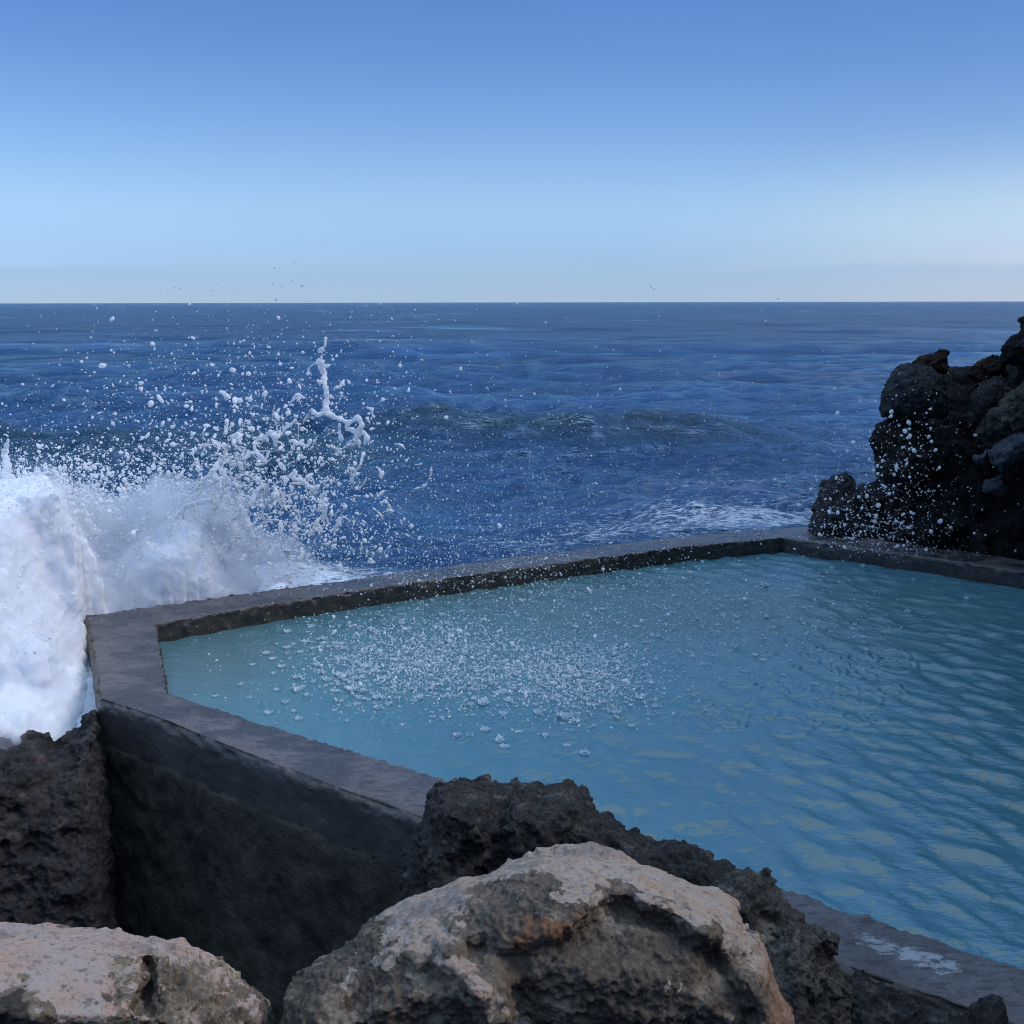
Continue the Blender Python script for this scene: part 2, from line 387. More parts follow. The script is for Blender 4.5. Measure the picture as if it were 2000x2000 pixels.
# cliff on the right -------------------------------------------------------
S_cl = [(1655, 1150), (1600, 1100), (1600, 1030), (1640, 960), (1700, 950), (1716, 935), (1712, 900), (1722, 885), (1716, 860), (1712, 832), (1730, 818), (1800, 800), (1790, 730),
        (1830, 716), (1880, 722), (1920, 728), (1960, 712), (1980, 690), (1992, 655), (2002, 630), (2035, 560), (2075, 430), (2110, 250), (2200, 20), (2350, -150), (3000, -250), (3300, 300), (3300, 1300), (2200, 1250), (1900, 1180)]
rock('sea_cliff', S_cl, 11.6, 1.6, 1.1, .055, M['lava_cliff'], 'high dark lava cliff rising out of the frame behind the right end of the pool', 'cliff', big=(.16, .9), mid=(.2, 2.4), pit=(.08, 4),
     seed=11, sub=1, fine=(.03, 7))
# the same headland continues along the right side of the pool, outside the picture
def headland():
    ys = np.linspace(-4, 13.5, 150); zs = np.linspace(-2.5, 6.0, 90)
    Yg, Zg = np.meshgrid(ys, zs, indexing='ij')
    Zg = np.where(Zg > 0, Zg * (.62 + .38 * sstep(5, 9, Yg)), Zg)
    X = np.maximum(.545 * Yg + .75, 3.3) + .3 * np.clip(Zg, 0, 9) ** .9 * .55
    X = X + np.clip(3 - Yg, 0, 9) * .45
    q = np.stack([X, Yg, Zg], -1)
    X = X - .5 * fbm(q * .5, 4) - .2 * fbm(q * 2, 3, ridge=True)
    v = np.stack([X, Yg, Zg], -1).reshape(-1, 3)
    # back side
    vb = v.copy(); vb[:, 0] = 12 + .2 * vb[:, 1]; 
    n0, n1 = Yg.shape
    idx = np.arange(n0 * n1).reshape(n0, n1)
    f = np.stack([idx[:-1, :-1], idx[:-1, 1:], idx[1:, 1:], idx[1:, :-1]], -1).reshape(-1, 4)
    fb = f[:, ::-1] + n0 * n1
    top = np.stack([idx[:-1, -1], idx[:-1, -1] + n0 * n1, idx[1:, -1] + n0 * n1, idx[1:, -1]], -1)
    e1 = np.stack([idx[-1, :-1], idx[-1, 1:], idx[-1, 1:] + n0 * n1, idx[-1, :-1] + n0 * n1], -1)
    e0 = np.stack([idx[0, :-1], idx[0, :-1] + n0 * n1, idx[0, 1:] + n0 * n1, idx[0, 1:]], -1)
    o = mesh('headland', np.concatenate([v, vb]), np.concatenate([f, fb, top, e1, e0]), M['lava_cliff'], base=(6, 4, -2.5))
    tag(o, 'dark lava headland running along the right side of the pool', 'cliff', kind='structure')
headland()
def blk(sil, Y, T, mt, label, seed, **kw):
    a = dict(big=(.06, 3), mid=(.06, 5), pit=(.03, 8), fine=(.012, 16)); a.update(kw)
    rock('boulder', sil, Y, T, T * .9, .02, M[mt], label, 'rock', seed=seed, sub=1, **a)
blk([(1722, 815), (1722, 770), (1738, 735), (1757, 714), (1785, 712), (1815, 718), (1840, 735), (1850, 770), (1845, 810), (1800, 822), (1745, 812)], 10.5, .42, 'lava_grey',
    'large smooth rounded grey boulder at the top left edge of the cliff', 12, big=(.03, 2), mid=(.012, 5), pit=(0, 9))
blk([(1780, 728), (1782, 706), (1800, 696), (1815, 694), (1835, 690), (1842, 700), (1852, 712), (1858, 728), (1830, 736)], 10.9, .2, 'lava_red', 'reddish brown rock perched right on the rounded grey boulder', 13)
blk([(1885, 735), (1895, 718), (1910, 704), (1935, 697), (1955, 704), (1965, 720), (1960, 745), (1915, 745)], 11.0, .22, 'lava_red', 'low reddish mound on the cliff top between the two taller rocks', 14)
blk([(1966, 700), (1966, 670), (1975, 656), (2010, 652), (2050, 660), (2050, 705), (2000, 715)], 10.6, .25, 'lava_cliff', 'square black block high on the cliff at the right edge', 15)
blk([(1895, 790), (1900, 765), (1925, 745), (1955, 742), (1975, 760), (1975, 800), (1940, 825), (1905, 815)], 10.1, .28, 'lava_grey', 'smooth dark grey boulder wedged in the middle of the cliff', 16, big=(.03, 2), mid=(.012, 5))
blk([(1930, 850), (1925, 805), (1950, 775), (2000, 750), (2050, 770), (2050, 840), (1990, 860)], 9.9, .35, 'lichen', 'yellow lichened boulder at the right edge of the cliff', 17)
blk([(1932, 880), (1945, 868), (1990, 840), (2060, 800), (2060, 860), (2000, 895), (1955, 920), (1940, 905)], 9.7, .25, 'lava_blue', 'pale blue grey slab leaning in the cliff at the right edge', 18, big=(.02, 2), mid=(.015, 6), pit=(0, 9))
blk([(1895, 895), (1910, 880), (1928, 872), (1935, 890), (1925, 902), (1905, 908)], 9.9, .12, 'lava_blue', 'small pale broken stone just left of the leaning slab', 19, big=(.02, 3))
blk([(1918, 950), (1925, 938), (1955, 935), (1965, 945), (1945, 960), (1925, 965)], 9.8, .12, 'lava_blue', 'small pale stone under the leaning slab near the pool wall', 20, big=(.02, 3))
blk([(1575, 1060), (1590, 1000), (1600, 965), (1615, 945), (1628, 930), (1648, 925), (1662, 932), (1670, 950), (1690, 955), (1700, 1000), (1700, 1060)], 10.9, .3, 'lava_wet',
    'low jagged wet rock standing out of the sea at the foot of the cliff', 21, big=(.05, 3), mid=(.05, 6))
blk([(1712, 860), (1710, 835), (1730, 820), (1775, 818), (1820, 840), (1830, 900), (1800, 950), (1750, 960), (1716, 930), (1722, 890)], 10.6, .4, 'lava_cliff', 'cracked black lava bulge under the rounded grey boulder', 22, big=(.06, 3), mid=(.05, 6))

# ---------------------------------------------------------------- pool wall
# matched corner points: (outer px, inner px) on the wall top
OUT_NEAR = [(191, 1366), (297, 1400), (406, 1445), (543, 1499), (700, 1557), (1639, 1889), (1904, 1980)]
IN_NEAR = [(330, 1354), (875, 1522), (1506, 1726), (2000, 1891)]
OUT_SEA = [(163, 1201), (352, 1176), (497, 1155), (725, 1126), (1035, 1083), (1346, 1044), (1572, 1027)]
IN_SEA = [(305, 1217), (520, 1180), (725, 1149), (1035, 1106), (1346, 1066), (1532, 1050)]
OUT_R = [(1572, 1027), (1760, 1060), (2000, 1092)]
IN_R = [(1532, 1050), (1800, 1087), (2000, 1116)]
def flat(pl, z=0): a = np.array(pl, float); return PZ(a[:, 0], a[:, 1], z)[:, :2]
def resample(p, n):
    p = np.asarray(p); L = np.r_[0, np.cumsum(np.linalg.norm(np.diff(p, axis=0), axis=1))]
    t = np.linspace(0, L[-1], n)
    return np.stack([np.interp(t, L, p[:, k]) for k in range(p.shape[1])], 1)
def extend(p, d):
    e = p[-1] - p[-2]; e /= np.linalg.norm(e); return np.vstack([p, p[-1] + e * d])
on = extend(flat(OUT_NEAR), 2.6); inn = extend(flat(IN_NEAR), 2.0)
osea = flat(OUT_SEA); isea = flat(IN_SEA)
orr = extend(flat(OUT_R), 2.5); irr = extend(flat(IN_R), 2.5)
segs = [(on[::-1], inn[::-1], 330), (np.array([on[0], osea[0]]), np.array([inn[0], isea[0]]), 110), (osea, isea, 330), (orr, irr, 200)]
OUTL, INL = [], []
for a, b, n in segs:
    OUTL.append(resample(a, n)[:-1 if n != 200 else None]); INL.append(resample(b, n)[:-1 if n != 200 else None])
OUTL = np.vstack(OUTL); INL = np.vstack(INL)
POOL = np.vstack([INL[::8], INL[-1:], [[13, 10.5], [13, 1.0]]])
POOL_OUT = OUTL.copy()
LAND = np.vstack([OUTL[::8], OUTL[-1:], [[14, 12], [14, -8], [4, -8]]])      # everything inside the sea wall
def unit(v): return v / (np.linalg.norm(v, axis=1)[:, None] + 1e-9)
tan = np.gradient(OUTL, axis=0); tan = unit(tan); nout = np.stack([-tan[:, 1], tan[:, 0]], 1)
if ((OUTL - INL) * nout).sum() < 0: nout = -nout
for _ in range(6): nout = unit((np.roll(nout, 1, 0) + np.roll(nout, -1, 0) + nout)); 
nout[0] = nout[1]; nout[-1] = nout[-2]
WATER = -.165
def sweep(name, prof, m, amp, edge):
    """prof: list of (kind, s, z): kind 'o' offset outwards from the outer line, 't' fraction across the top, 'i' offset inwards"""
    rows = []
    for kind, s, z in prof:
        if kind == 'o': xy = OUTL + nout * s
        elif kind == 't': xy = OUTL * (1 - s) + INL * s
        else: xy = INL + unit(INL - OUTL) * s
        rows.append(np.column_stack([xy, np.full(len(xy), z)]))
    v = np.stack(rows, 1); n0, n1 = v.shape[:2]
    idx = np.arange(n0 * n1).reshape(n0, n1)
    f = np.stack([idx[:-1, :-1], idx[:-1, 1:], idx[1:, 1:], idx[1:, :-1]], -1).reshape(-1, 4)
    v = v.reshape(-1, 3)
    nn = vnormals(v, f)
    d = amp * fbm(v * 5, 4) + amp * .5 * fbm(v * 22, 3)
    e = np.array([edge(k, s, z) for k, s, z in prof]); e = np.tile(e, n0)
    chip = sstep(.12, .55, fbm(v * np.array([9, 9, 14]), 3)) * .02
    v = v + nn * (d - e * (.012 * fbm(v * 28, 3) + chip))[:, None]
    return v, f
def lin(a, b, n): return list(np.linspace(a, b, n))
prof = [('o', 0.0, z) for z in lin(-.31, -.05, 20)] + [('o', -.004, -.03), ('o', -.011, -.014), ('o', -.024, -.004)]
prof += [('t', s, 0) for s in lin(.06, .955, 34)] + [('i', -.012, -.003), ('i', -.003, -.012)] + [('i', 0, z) for z in lin(-.03, -.6, 22)]
edge = lambda k, s, z: 1.0 if (k == 'o' and z > -.06) or (k == 'i' and z > -.035) or (k == 't' and (s < .08 or s > .94)) else .12
v, f = sweep('pool_wall', prof, None, .006, edge)

s = NT('wet_concrete'); vc = s.coord()
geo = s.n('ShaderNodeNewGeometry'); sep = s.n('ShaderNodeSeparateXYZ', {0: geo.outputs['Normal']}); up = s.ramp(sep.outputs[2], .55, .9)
pz = s.n('ShaderNodeSeparateXYZ', {0: geo.outputs['Position']})
n1 = s.noise(vc, 2.2, 8, .6); n2 = s.noise(vc, 11, 8, .65); n3 = s.noise(vc, 90, 6, .7)
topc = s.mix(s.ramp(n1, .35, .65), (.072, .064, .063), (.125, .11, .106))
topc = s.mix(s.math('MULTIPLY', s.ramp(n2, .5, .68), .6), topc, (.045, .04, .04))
topc = s.mix(s.math('MULTIPLY', s.ramp(s.noise(vc, 45, 8, .8), .46, .62), .5), topc, (.19, .17, .165))
topc = s.mix(s.math('MULTIPLY', s.ramp(s.noise(s.coord(scale=(1, 3.5, 1)), 9, 8, .75), .52, .58), .75), topc, (.028, .026, .028))
salt = s.attr('salt'); sn = s.noise(s.coord(scale=(1, 2.2, 1), rot=(0, 0, .5)), 16, 9, .75)
saltm = s.ramp(s.math('ADD', salt, s.math('MULTIPLY', s.math('SUBTRACT', sn, .5), 2.6)), .62, .78)
topc = s.mix(s.math('MULTIPLY', saltm, .8), topc, (.42, .42, .42))
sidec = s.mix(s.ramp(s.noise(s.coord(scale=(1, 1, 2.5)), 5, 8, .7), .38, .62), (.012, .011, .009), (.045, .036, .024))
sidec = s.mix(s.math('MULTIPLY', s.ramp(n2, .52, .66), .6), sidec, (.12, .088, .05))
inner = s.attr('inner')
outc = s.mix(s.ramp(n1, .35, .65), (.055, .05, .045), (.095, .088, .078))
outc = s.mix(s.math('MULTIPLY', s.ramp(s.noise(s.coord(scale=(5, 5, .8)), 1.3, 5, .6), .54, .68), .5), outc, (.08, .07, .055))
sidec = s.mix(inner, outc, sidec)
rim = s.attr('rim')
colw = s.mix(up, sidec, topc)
colw = s.mix(s.math('MULTIPLY', s.math('MULTIPLY', rim, s.ramp(s.noise(vc, 20, 8, .75), .42, .58)), .85), colw, (.15, .115, .075))
dry = s.attr('dry')
wetm = s.math('MULTIPLY', s.ramp(s.noise(s.coord(scale=(1, 1.6, 1)), 1.7, 9, .68), .44, .54), s.math('SUBTRACT', 1.0, s.math('MULTIPLY', s.attr('dry'), .6)))
colw = s.mix(s.math('MULTIPLY', s.math('MULTIPLY', wetm, up), .7), colw, (.022, .021, .026))
ro = s.math('ADD', s.math('MULTIPLY', s.ramp(n2, .3, .7), .25), s.math('ADD', s.math('SUBTRACT', .32, s.math('MULTIPLY', wetm, .22)), s.math('MULTIPLY', dry, .25)))
hw = s.math('ADD', s.math('MULTIPLY', n3, .6), s.math('MULTIPLY', s.noise(vc, 28, 8, .7), 1.0))
hw = s.math('ADD', hw, s.math('MULTIPLY', s.noise(s.coord(scale=(1, 3.5, 1), rot=(0, 0, .12)), 6, 5, .6), 1.3))
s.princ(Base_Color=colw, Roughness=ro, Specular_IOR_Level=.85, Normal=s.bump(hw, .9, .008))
M['concrete'] = s.m
root = bpy.data.objects.new('pool_wall', None); C.objects.link(root); root.location = (OUTL[0][0], OUTL[0][1], 0)
wall = mesh('parapet', v - np.array([OUTL[0][0], OUTL[0][1], 0]), f, M['concrete']); wall.parent = root
tag(root, 'weathered wet concrete sea wall running around the pool', 'wall')
n0 = len(OUTL); nP = len(prof)
isin = np.array([1.0 if k == 'i' else 0 for k, _, _ in prof]); attr(wall, 'inner', np.tile(isin, n0))
rimv = np.array([1.0 if (k == 'o' and z > -.05) or (k == 't' and (s_ < .09 or s_ > .95)) else (.5 if k == 't' and s_ < .2 else 0) for k, s_, z in prof]); attr(wall, 'rim', np.tile(rimv, n0))
wp = v
sl = PZ(*np.array([(1690, 1835), (1850, 1885)]).T, 0)[:, :2]
salt = np.exp(-(linedist(wp[:, 0], wp[:, 1], sl) / .085) ** 2)
salt = np.maximum(salt, .55 * np.exp(-(linedist(wp[:, 0], wp[:, 1], PZ(*np.array([(1790, 1890), (1920, 1950)]).T, 0)[:, :2]) / .06) ** 2)) * (wp[:, 2] > -.03)
attr(wall, 'salt', salt * .82); attr(wall, 'dry', sstep(5.5, 4.2, wp[:, 1]))
prof2 = [('o', .022 + .02 * (-z - .3), z) for z in lin(-2.6, -.325, 46)] + [('o', .014, -.312), ('o', 0, -.302), ('o', -.03, -.298), ('o', -.1, -.296)]
v2, f2 = sweep('footing', prof2, None, .011, lambda k, s_, z: 1.2)
s = NT('mossy_concrete'); vc = s.coord()
c = s.mix(s.ramp(s.noise(vc, 3, 8, .65), .35, .65), (.03, .03, .022), (.11, .098, .066))
c = s.mix(s.math('MULTIPLY', s.ramp(s.noise(vc, 15, 8, .7), .52, .68), .55), c, (.09, .10, .05))
c = s.mix(s.math('MULTIPLY', s.ramp(s.noise(vc, 6, 6, .6), .58, .7), .6), c, (.09, .055, .035))
s.princ(Base_Color=c, Roughness=.75, Normal=s.bump(s.math('ADD', s.noise(vc, 22, 10, .75), s.math('MULTIPLY', s.noise(vc, 6, 5, .6), 2)), .9, .04))
M['moss'] = s.m
foot = mesh('footing', v2 - np.array([OUTL[0][0], OUTL[0][1], 0]), f2, M['moss']); foot.parent = root

# ---------------------------------------------------------------- water surfaces
def waves(X, Y, bands, spacing, dirn, spread, seed):
    r = np.random.default_rng(seed)
    Z = np.zeros_like(X); DX = np.zeros_like(X); DY = np.zeros_like(X)
    for lo, hi, n, slope in bands:
        for _ in range(n):
            L = math.exp(r.uniform(math.log(lo), math.log(hi))); k = 2 * math.pi / L
            th = dirn + r.normal() * spread; a = slope / k * math.sqrt(2 / n); ph = r.uniform(0, 6.283)
            w = sstep(2.2, 5.0, L / spacing)
            arg = k * (X * math.cos(th) + Y * math.sin(th)) + ph
            Z += w * a * np.cos(arg)
            sn = np.sin(arg) * w * a * .8
            DX -= math.cos(th) * sn; DY -= math.sin(th) * sn
    return Z, DX, DY

SEA = -.30
az = np.concatenate([np.radians(np.arange(-180, -36, 6)), np.radians(np.linspace(-36, 36, 760)), np.radians(np.arange(42, 181, 6))])
inv = np.arange(1 / 4.6, 1 / 110, -.00022); ds = 1 / inv
ds = np.concatenate([ds, 110 * 1.022 ** np.arange(1, 215)])
D, A = np.meshgrid(ds, az, indexing='ij'); X = D * np.sin(A); Y = D * np.cos(A)
Dn = np.linalg.norm
spacing = np.maximum(np.gradient(ds)[:, None] * np.ones_like(D), D * np.gradient(az)[None, :])
Z, DX, DY = waves(X, Y, [(.12, .35, 30, .06), (.35, .9, 50, .21), (.9, 2.2, 54, .20), (2.2, 6, 36, .105), (6, 16, 20, .04), (16, 40, 10, .02)], spacing, R(-95), .62, 3)
patch = 1 + .45 * noise(np.stack([X * .05, Y * .09, X * 0], -1))
Z *= patch; DX *= patch; DY *= patch
# the swells running in
def swell(x0, x1, yc, bend, hgt, wf, wb):
    g = 0
    yy = yc + bend * (X) ** 2 * .01 + .5 * noise(np.stack([X * .35, X * 0 + yc, X * 0], -1))
    t = Y - yy
    ex = sstep(x0 - 2.5, x0 + 1.0, X) * sstep(x1 + 2.5, x1 - 1.0, X)
    return hgt * ex * np.where(t < 0, np.exp(-(t / wf) ** 2), np.exp(-(t / wb) ** 2))
SW = swell(-2.0, 4.6, 21.5, .6, .55, .8, 2.0) + swell(-14, -2.6, 17.8, .2, .50, 1.3, 2.2)
Z += SW + .0 + swell(-20, -3, 27, .1, .36, 2.0, 3) + swell(4, 30, 29, .2, .2, 2, 3) + swell(-40, 6, 38, .1, .42, 2.5, 4) + swell(-60, 60, 60, 0, .4, 3, 6) + swell(-3, 5, 15.2, .3, .16, 1.0, 1.4)
NR = int((ds < 17).sum()); sd = polysdf(X[:NR], Y[:NR], LAND)
sdf_ = np.full(X.shape, 50.0); sdf_[:NR] = sd
damp = sstep(-.1, 1.6, sdf_)
Z = Z * (.45 + .55 * damp); DX *= damp; DY *= damp
lift = np.exp(-np.clip(sdf_, 0, 9) / .9) * .19 * sstep(6.0, 7.0, Y) - .35 * sstep(6.4, 5.5, Y)
Vs = np.stack([X + DX, Y + DY, SEA + Z + lift], -1)
n0_, n1_ = X.shape; idx = np.arange(n0_ * n1_).reshape(n0_, n1_)
f = np.stack([idx[:-1, :-1], idx[:-1, 1:], idx[1:, 1:], idx[1:, :-1]], -1)
keep = (sdf_[:-1, :-1] > -.35) & ~((Y[:-1, :-1] < 6.4) & (X[:-1, :-1] > -2.66)) & ~((Y[:-1, :-1] < 5.35) & (np.abs(X[:-1, :-1]) < 13))
f = f[keep].reshape(-1, 4)
used = np.zeros(n0_ * n1_, bool); used[f.ravel()] = True; re = np.cumsum(used) - 1
Vs = Vs.reshape(-1, 3)[used]; f = re[f]
fo = np.zeros_like(X)
def fpx(px, py, z, r):                              # soft patch of foam on the water around a photo point
    c = PZ(px, py, z); return np.exp(-(((X - c[0]) / r[0]) ** 2 + ((Y - c[1]) / r[1]) ** 2))
fo += 0.5 * fpx(1520, 1000, SEA, (1.3, .9)) + .45 * fpx(1400, 1005, SEA, (1.8, .8)) + .5 * fpx(1200, 1030, SEA, (2.2, .6)) + .5 * fpx(1450, 930, SEA, (1.6, .9))
fo += 1.3 * fpx(300, 1150, SEA, (2.2, 1.2)) + 1.4 * fpx(60, 1300, SEA, (1.6, 1.7)) + .9 * fpx(560, 1110, SEA, (.8, .5)) + .35 * fpx(1040, 1060, SEA, (.4, .3)) + .4 * fpx(750, 1110, SEA, (1.6, .45))
fo += 0.2 * fpx(1000, 1010, SEA, (4.5, 1.6)) + .25 * fpx(1300, 960, SEA, (3, 2))
fo += 3.0 * fpx(40, 1400, SEA, (1.6, 1.0))
fo += .45 * fpx(880, 835, SEA + .45, (.35, .3))

s = NT('sea_water'); vs = s.coord(src='Object')
fin2 = s.noise(s.coord(scale=(1, 1.8, 1), rot=(0, 0, -.2)), 22, 3, .6)
fine = s.noise(s.coord(scale=(1, 2.1, 1), rot=(0, 0, .08)), 7, 5, .62)
mid3 = s.noise(s.coord(scale=(1, 2.3, 1), rot=(0, 0, -.06)), 2.8, 5, .62)
mid_ = s.noise(s.coord(scale=(1, 2.3, 1), rot=(0, 0, .1)), 1.1, 5, .6)
far_ = s.noise(s.coord(scale=(1, 2.4, 1)), .35, 6, .62)
gp = s.n('ShaderNodeNewGeometry').outputs['Position']
dd_ = s.n('ShaderNodeVectorMath', {0: gp}, operation='LENGTH').outputs['Value']
lod = s.ramp(dd_, 12, 45); lod2 = s.ramp(dd_, 30, 120)
wind = s.math('ADD', .35, s.math('MULTIPLY', s.ramp(s.noise(s.coord(scale=(1, 2.2, 1)), .035, 9, .68), .34, .66), 1.7))
h = s.math('ADD', s.math('MULTIPLY', fine, .06), s.math('MULTIPLY', fin2, .012))
h = s.math('ADD', h, s.math('MULTIPLY', mid3, s.math('ADD', .08, s.math('MULTIPLY', lod, .06))))
h = s.math('ADD', h, s.math('MULTIPLY', mid_, s.math('ADD', .16, s.math('MULTIPLY', lod, .06))))
h = s.math('ADD', h, s.math('MULTIPLY', far_, s.math('ADD', .12, s.math('MULTIPLY', lod2, .3))))
h = s.math('ADD', h, s.math('MULTIPLY', s.noise(s.coord(scale=(1, 2.6, 1)), .09, 5, .6), s.math('MULTIPLY', lod2, .7)))
h = s.math('MULTIPLY', h, wind)
foam = s.attr('foam'); fn = s.noise(s.coord(scale=(1, 3.4, 1), rot=(0, 0, .15)), 6.5, 10, .8)
fm = s.math('MULTIPLY', s.ramp(s.math('ADD', s.math('MULTIPLY', foam, .42), s.math('MULTIPLY', s.math('SUBTRACT', fn, .5), 3.0)), .22, .62), s.ramp(foam, .02, .7))
body = s.mix(s.ramp(s.noise(vs, .5, 3, .5), .3, .7), (.011, .062, .165), (.016, .082, .175))
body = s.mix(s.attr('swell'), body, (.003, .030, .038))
colr = s.mix(fm, body, (.75, .8, .85))
nrm = s.bump(h, 1.0, 1.0)
dif = s.n('ShaderNodeBsdfDiffuse', {'Color': colr, 'Normal': nrm})
gl = s.n('ShaderNodeBsdfGlossy', {'Color': (.80, .93, 1, 1), 'Roughness': .08, 'Normal': nrm})
fr = s.n('ShaderNodeFresnel', {'IOR': 1.6, 'Normal': nrm}).outputs[0]
frl = s.math('MULTIPLY', s.math('MINIMUM', fr, .8), s.math('SUBTRACT', 1.0, s.math('MULTIPLY', fm, .85)))
mx = s.n('ShaderNodeMixShader', {0: frl, 1: dif.outputs[0], 2: gl.outputs[0]}); s.t.links.new(mx.outputs[0], s.out.inputs[0])
M['sea'] = s.m
sea = mesh('sea', Vs, f, M['sea'], base=(0, 0, SEA)); tag(sea, kind='structure')
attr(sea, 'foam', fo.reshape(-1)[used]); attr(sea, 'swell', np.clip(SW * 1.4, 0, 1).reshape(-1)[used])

# pool water
gx = np.arange(-4.2, 7.4, .016); gy = np.arange(1.6, 11.2, .016)
X, Y = np.meshgrid(gx, gy, indexing='ij')
pin = polysdf(X[::6, ::6], Y[::6, ::6], POOL)
pin = np.repeat(np.repeat(pin, 6, 0), 6, 1)[:X.shape[0], :X.shape[1]]
Zp, DX, DY = waves(X, Y, [(.07, .16, 26, .08), (.16, .40, 34, .125), (.45, 1.3, 12, .012)], np.full(X.shape, .016), R(-130), .50, 5)
def gpx(px, py, rx, ry):
    c = PZ(px, py, WATER); return np.exp(-(((X - c[0]) / rx) ** 2 + ((Y - c[1]) / ry) ** 2))
quiet = 1 - .7 * gpx(400, 1290, 1.1, 1.3)
chop = np.clip(1.2 * gpx(850, 1290, .85, .65) + 1.0 * gpx(1120, 1310, .75, .65) + .7 * gpx(1150, 1200, 1.9, 1.2) + .4 * gpx(1500, 1160, 1.2, 1.0), 0, 1.3)
q3 = np.stack([X, Y, X * 0], -1)
Zp = Zp * quiet + chop * .011 * (fbm(q3 * 13, 3, ridge=True)) * 1.3
rr_ = np.random.default_rng(4)
cr0 = [(893, 1437), (947, 1427), (1013, 1431), (980, 1453), (1107, 1458), (1142, 1473), (1105, 1402), (945, 1375), (738, 1384), (583, 1348), (541, 1348), (562, 1266), (525, 1283), (562, 1235), (558, 1373), (525, 1394), (1278, 1382), (1204, 1394)]
cr0 += [(rr_.uniform(480, 1750), rr_.uniform(1180, 1420)) for _ in range(160)]
for px, py in cr0:                                # rings spreading from fallen drops
    c = PZ(px, py, WATER); a0 = rr_.uniform(.05, .16); i0, i1 = np.searchsorted(gx, [c[0] - .3, c[0] + .3]); j0, j1 = np.searchsorted(gy, [c[1] - .3, c[1] + .3])
    if i1 <= i0 or j1 <= j0: continue
    dd = np.hypot(X[i0:i1, j0:j1] - c[0], Y[i0:i1, j0:j1] - c[1])
    Zp[i0:i1, j0:j1] += .006 * np.cos((dd - a0) * 6.283 / .06) * np.exp(-((dd - a0) / .045) ** 2)
Z = WATER + Zp
n0_, n1_ = X.shape; idx = np.arange(n0_ * n1_).reshape(n0_, n1_)
f = np.stack([idx[:-1, :-1], idx[1:, :-1], idx[1:, 1:], idx[:-1, 1:]], -1)[pin[:-1, :-1] < .14].reshape(-1, 4)
used = np.zeros(n0_ * n1_, bool); used[f.ravel()] = True; re = np.cumsum(used) - 1
Vp = np.stack([X + DX * .6 * quiet, Y + DY * .6 * quiet, Z], -1).reshape(-1, 3)[used]; f = re[f]
s = NT('pool_water'); vp = s.coord()
geo = s.n('ShaderNodeNewGeometry')
# what is seen of the bottom slides about with the slope of the surface (refraction)
sn_ = s.n('ShaderNodeSeparateXYZ', {0: geo.outputs['Normal']})
tl = s.math('ADD', s.math('MULTIPLY', sn_.outputs[1], -2.2), s.math('MULTIPLY', sn_.outputs[0], -.6))
bot = s.math('ADD', tl, s.math('MULTIPLY', s.math('SUBTRACT', s.noise(vp, 2.6, 3, .5), .5), 1.0))
bot = s.math('ADD', bot, s.math('MULTIPLY', s.math('SUBTRACT', s.noise(s.coord(scale=(1, 1.7, 1), rot=(0, 0, .5)), 13, 4, .65), .5), 2.0))
pk = s.math('MULTIPLY', s.ramp(bot, .31, .41), s.attr('shallow'))
body = s.mix(s.ramp(s.noise(vp, .45, 3, .5), .35, .65), (.06, .185, .225), (.076, .21, .25))
body = s.mix(s.attr('green'), body, (.08, .155, .15))
body = s.mix(pk, body, (.145, .225, .195))
white = s.ramp(s.math('ADD', s.math('MULTIPLY', s.attr('foam'), .3), s.math('MULTIPLY', s.math('SUBTRACT', s.noise(vp, 30, 6, .8), .5), 1.9)), .42, .75)
body = s.mix(white, body, (.6, .68, .72))
hp = s.math('ADD', s.math('MULTIPLY', s.noise(s.coord(scale=(1, 2.2, 1), rot=(0, 0, .75)), 14, 4, .6), .010), s.math('MULTIPLY', s.noise(vp, 60, 4, .7), s.math('MULTIPLY', s.attr('foam'), .006)))
s.princ(Base_Color=body, Roughness=.04, IOR=1.6, Normal=s.bump(hp, 1.0, 1.0))
M['pool'] = s.m
pool = mesh('pool_water', Vp, f, M['pool'], base=(0, 5, WATER)); tag(pool, kind='structure')
attr(pool, 'foam', chop.reshape(-1)[used])
shallow = np.clip(.95 * gpx(1500, 1650, 1.5, 1.1) + .9 * gpx(1900, 1700, 1.6, 1.6) + .5 * gpx(1750, 1400, 1.6, .8), 0, 1)
attr(pool, 'shallow', shallow.reshape(-1)[used])
attr(pool, 'green', np.clip(gpx(1250, 1180, 2.6, 1.3) + .8 * gpx(420, 1280, .7, 1.0), 0, .85).reshape(-1)[used])

# shore ground under everything near the camera
gx = np.linspace(-14, 14, 170); gy = np.linspace(-16, 6.6, 130); X, Y = np.meshgrid(gx, gy, indexing='ij')
Z = -2.3 + 2.9 * sstep(3.4, 1.3, Y - .25 * X * 0) + .25 * fbm(np.stack([X, Y, X * 0], -1) * .8, 4) + sstep(-3, -9, Y) * 4  # unseen rise behind the camera, added to shade faces turned to it
Z = np.where(Y > 5.4, Z - (Y - 5.4) * .8, Z)
idx = np.arange(X.size).reshape(X.shape); f = np.stack([idx[:-1, :-1], idx[1:, :-1], idx[1:, 1:], idx[:-1, 1:]], -1).reshape(-1, 4)
gr = mesh('ground', np.stack([X, Y, Z], -1).reshape(-1, 3), f, M['lava_wet'], base=(0, 0, -2.3)); tag(gr, kind='structure')

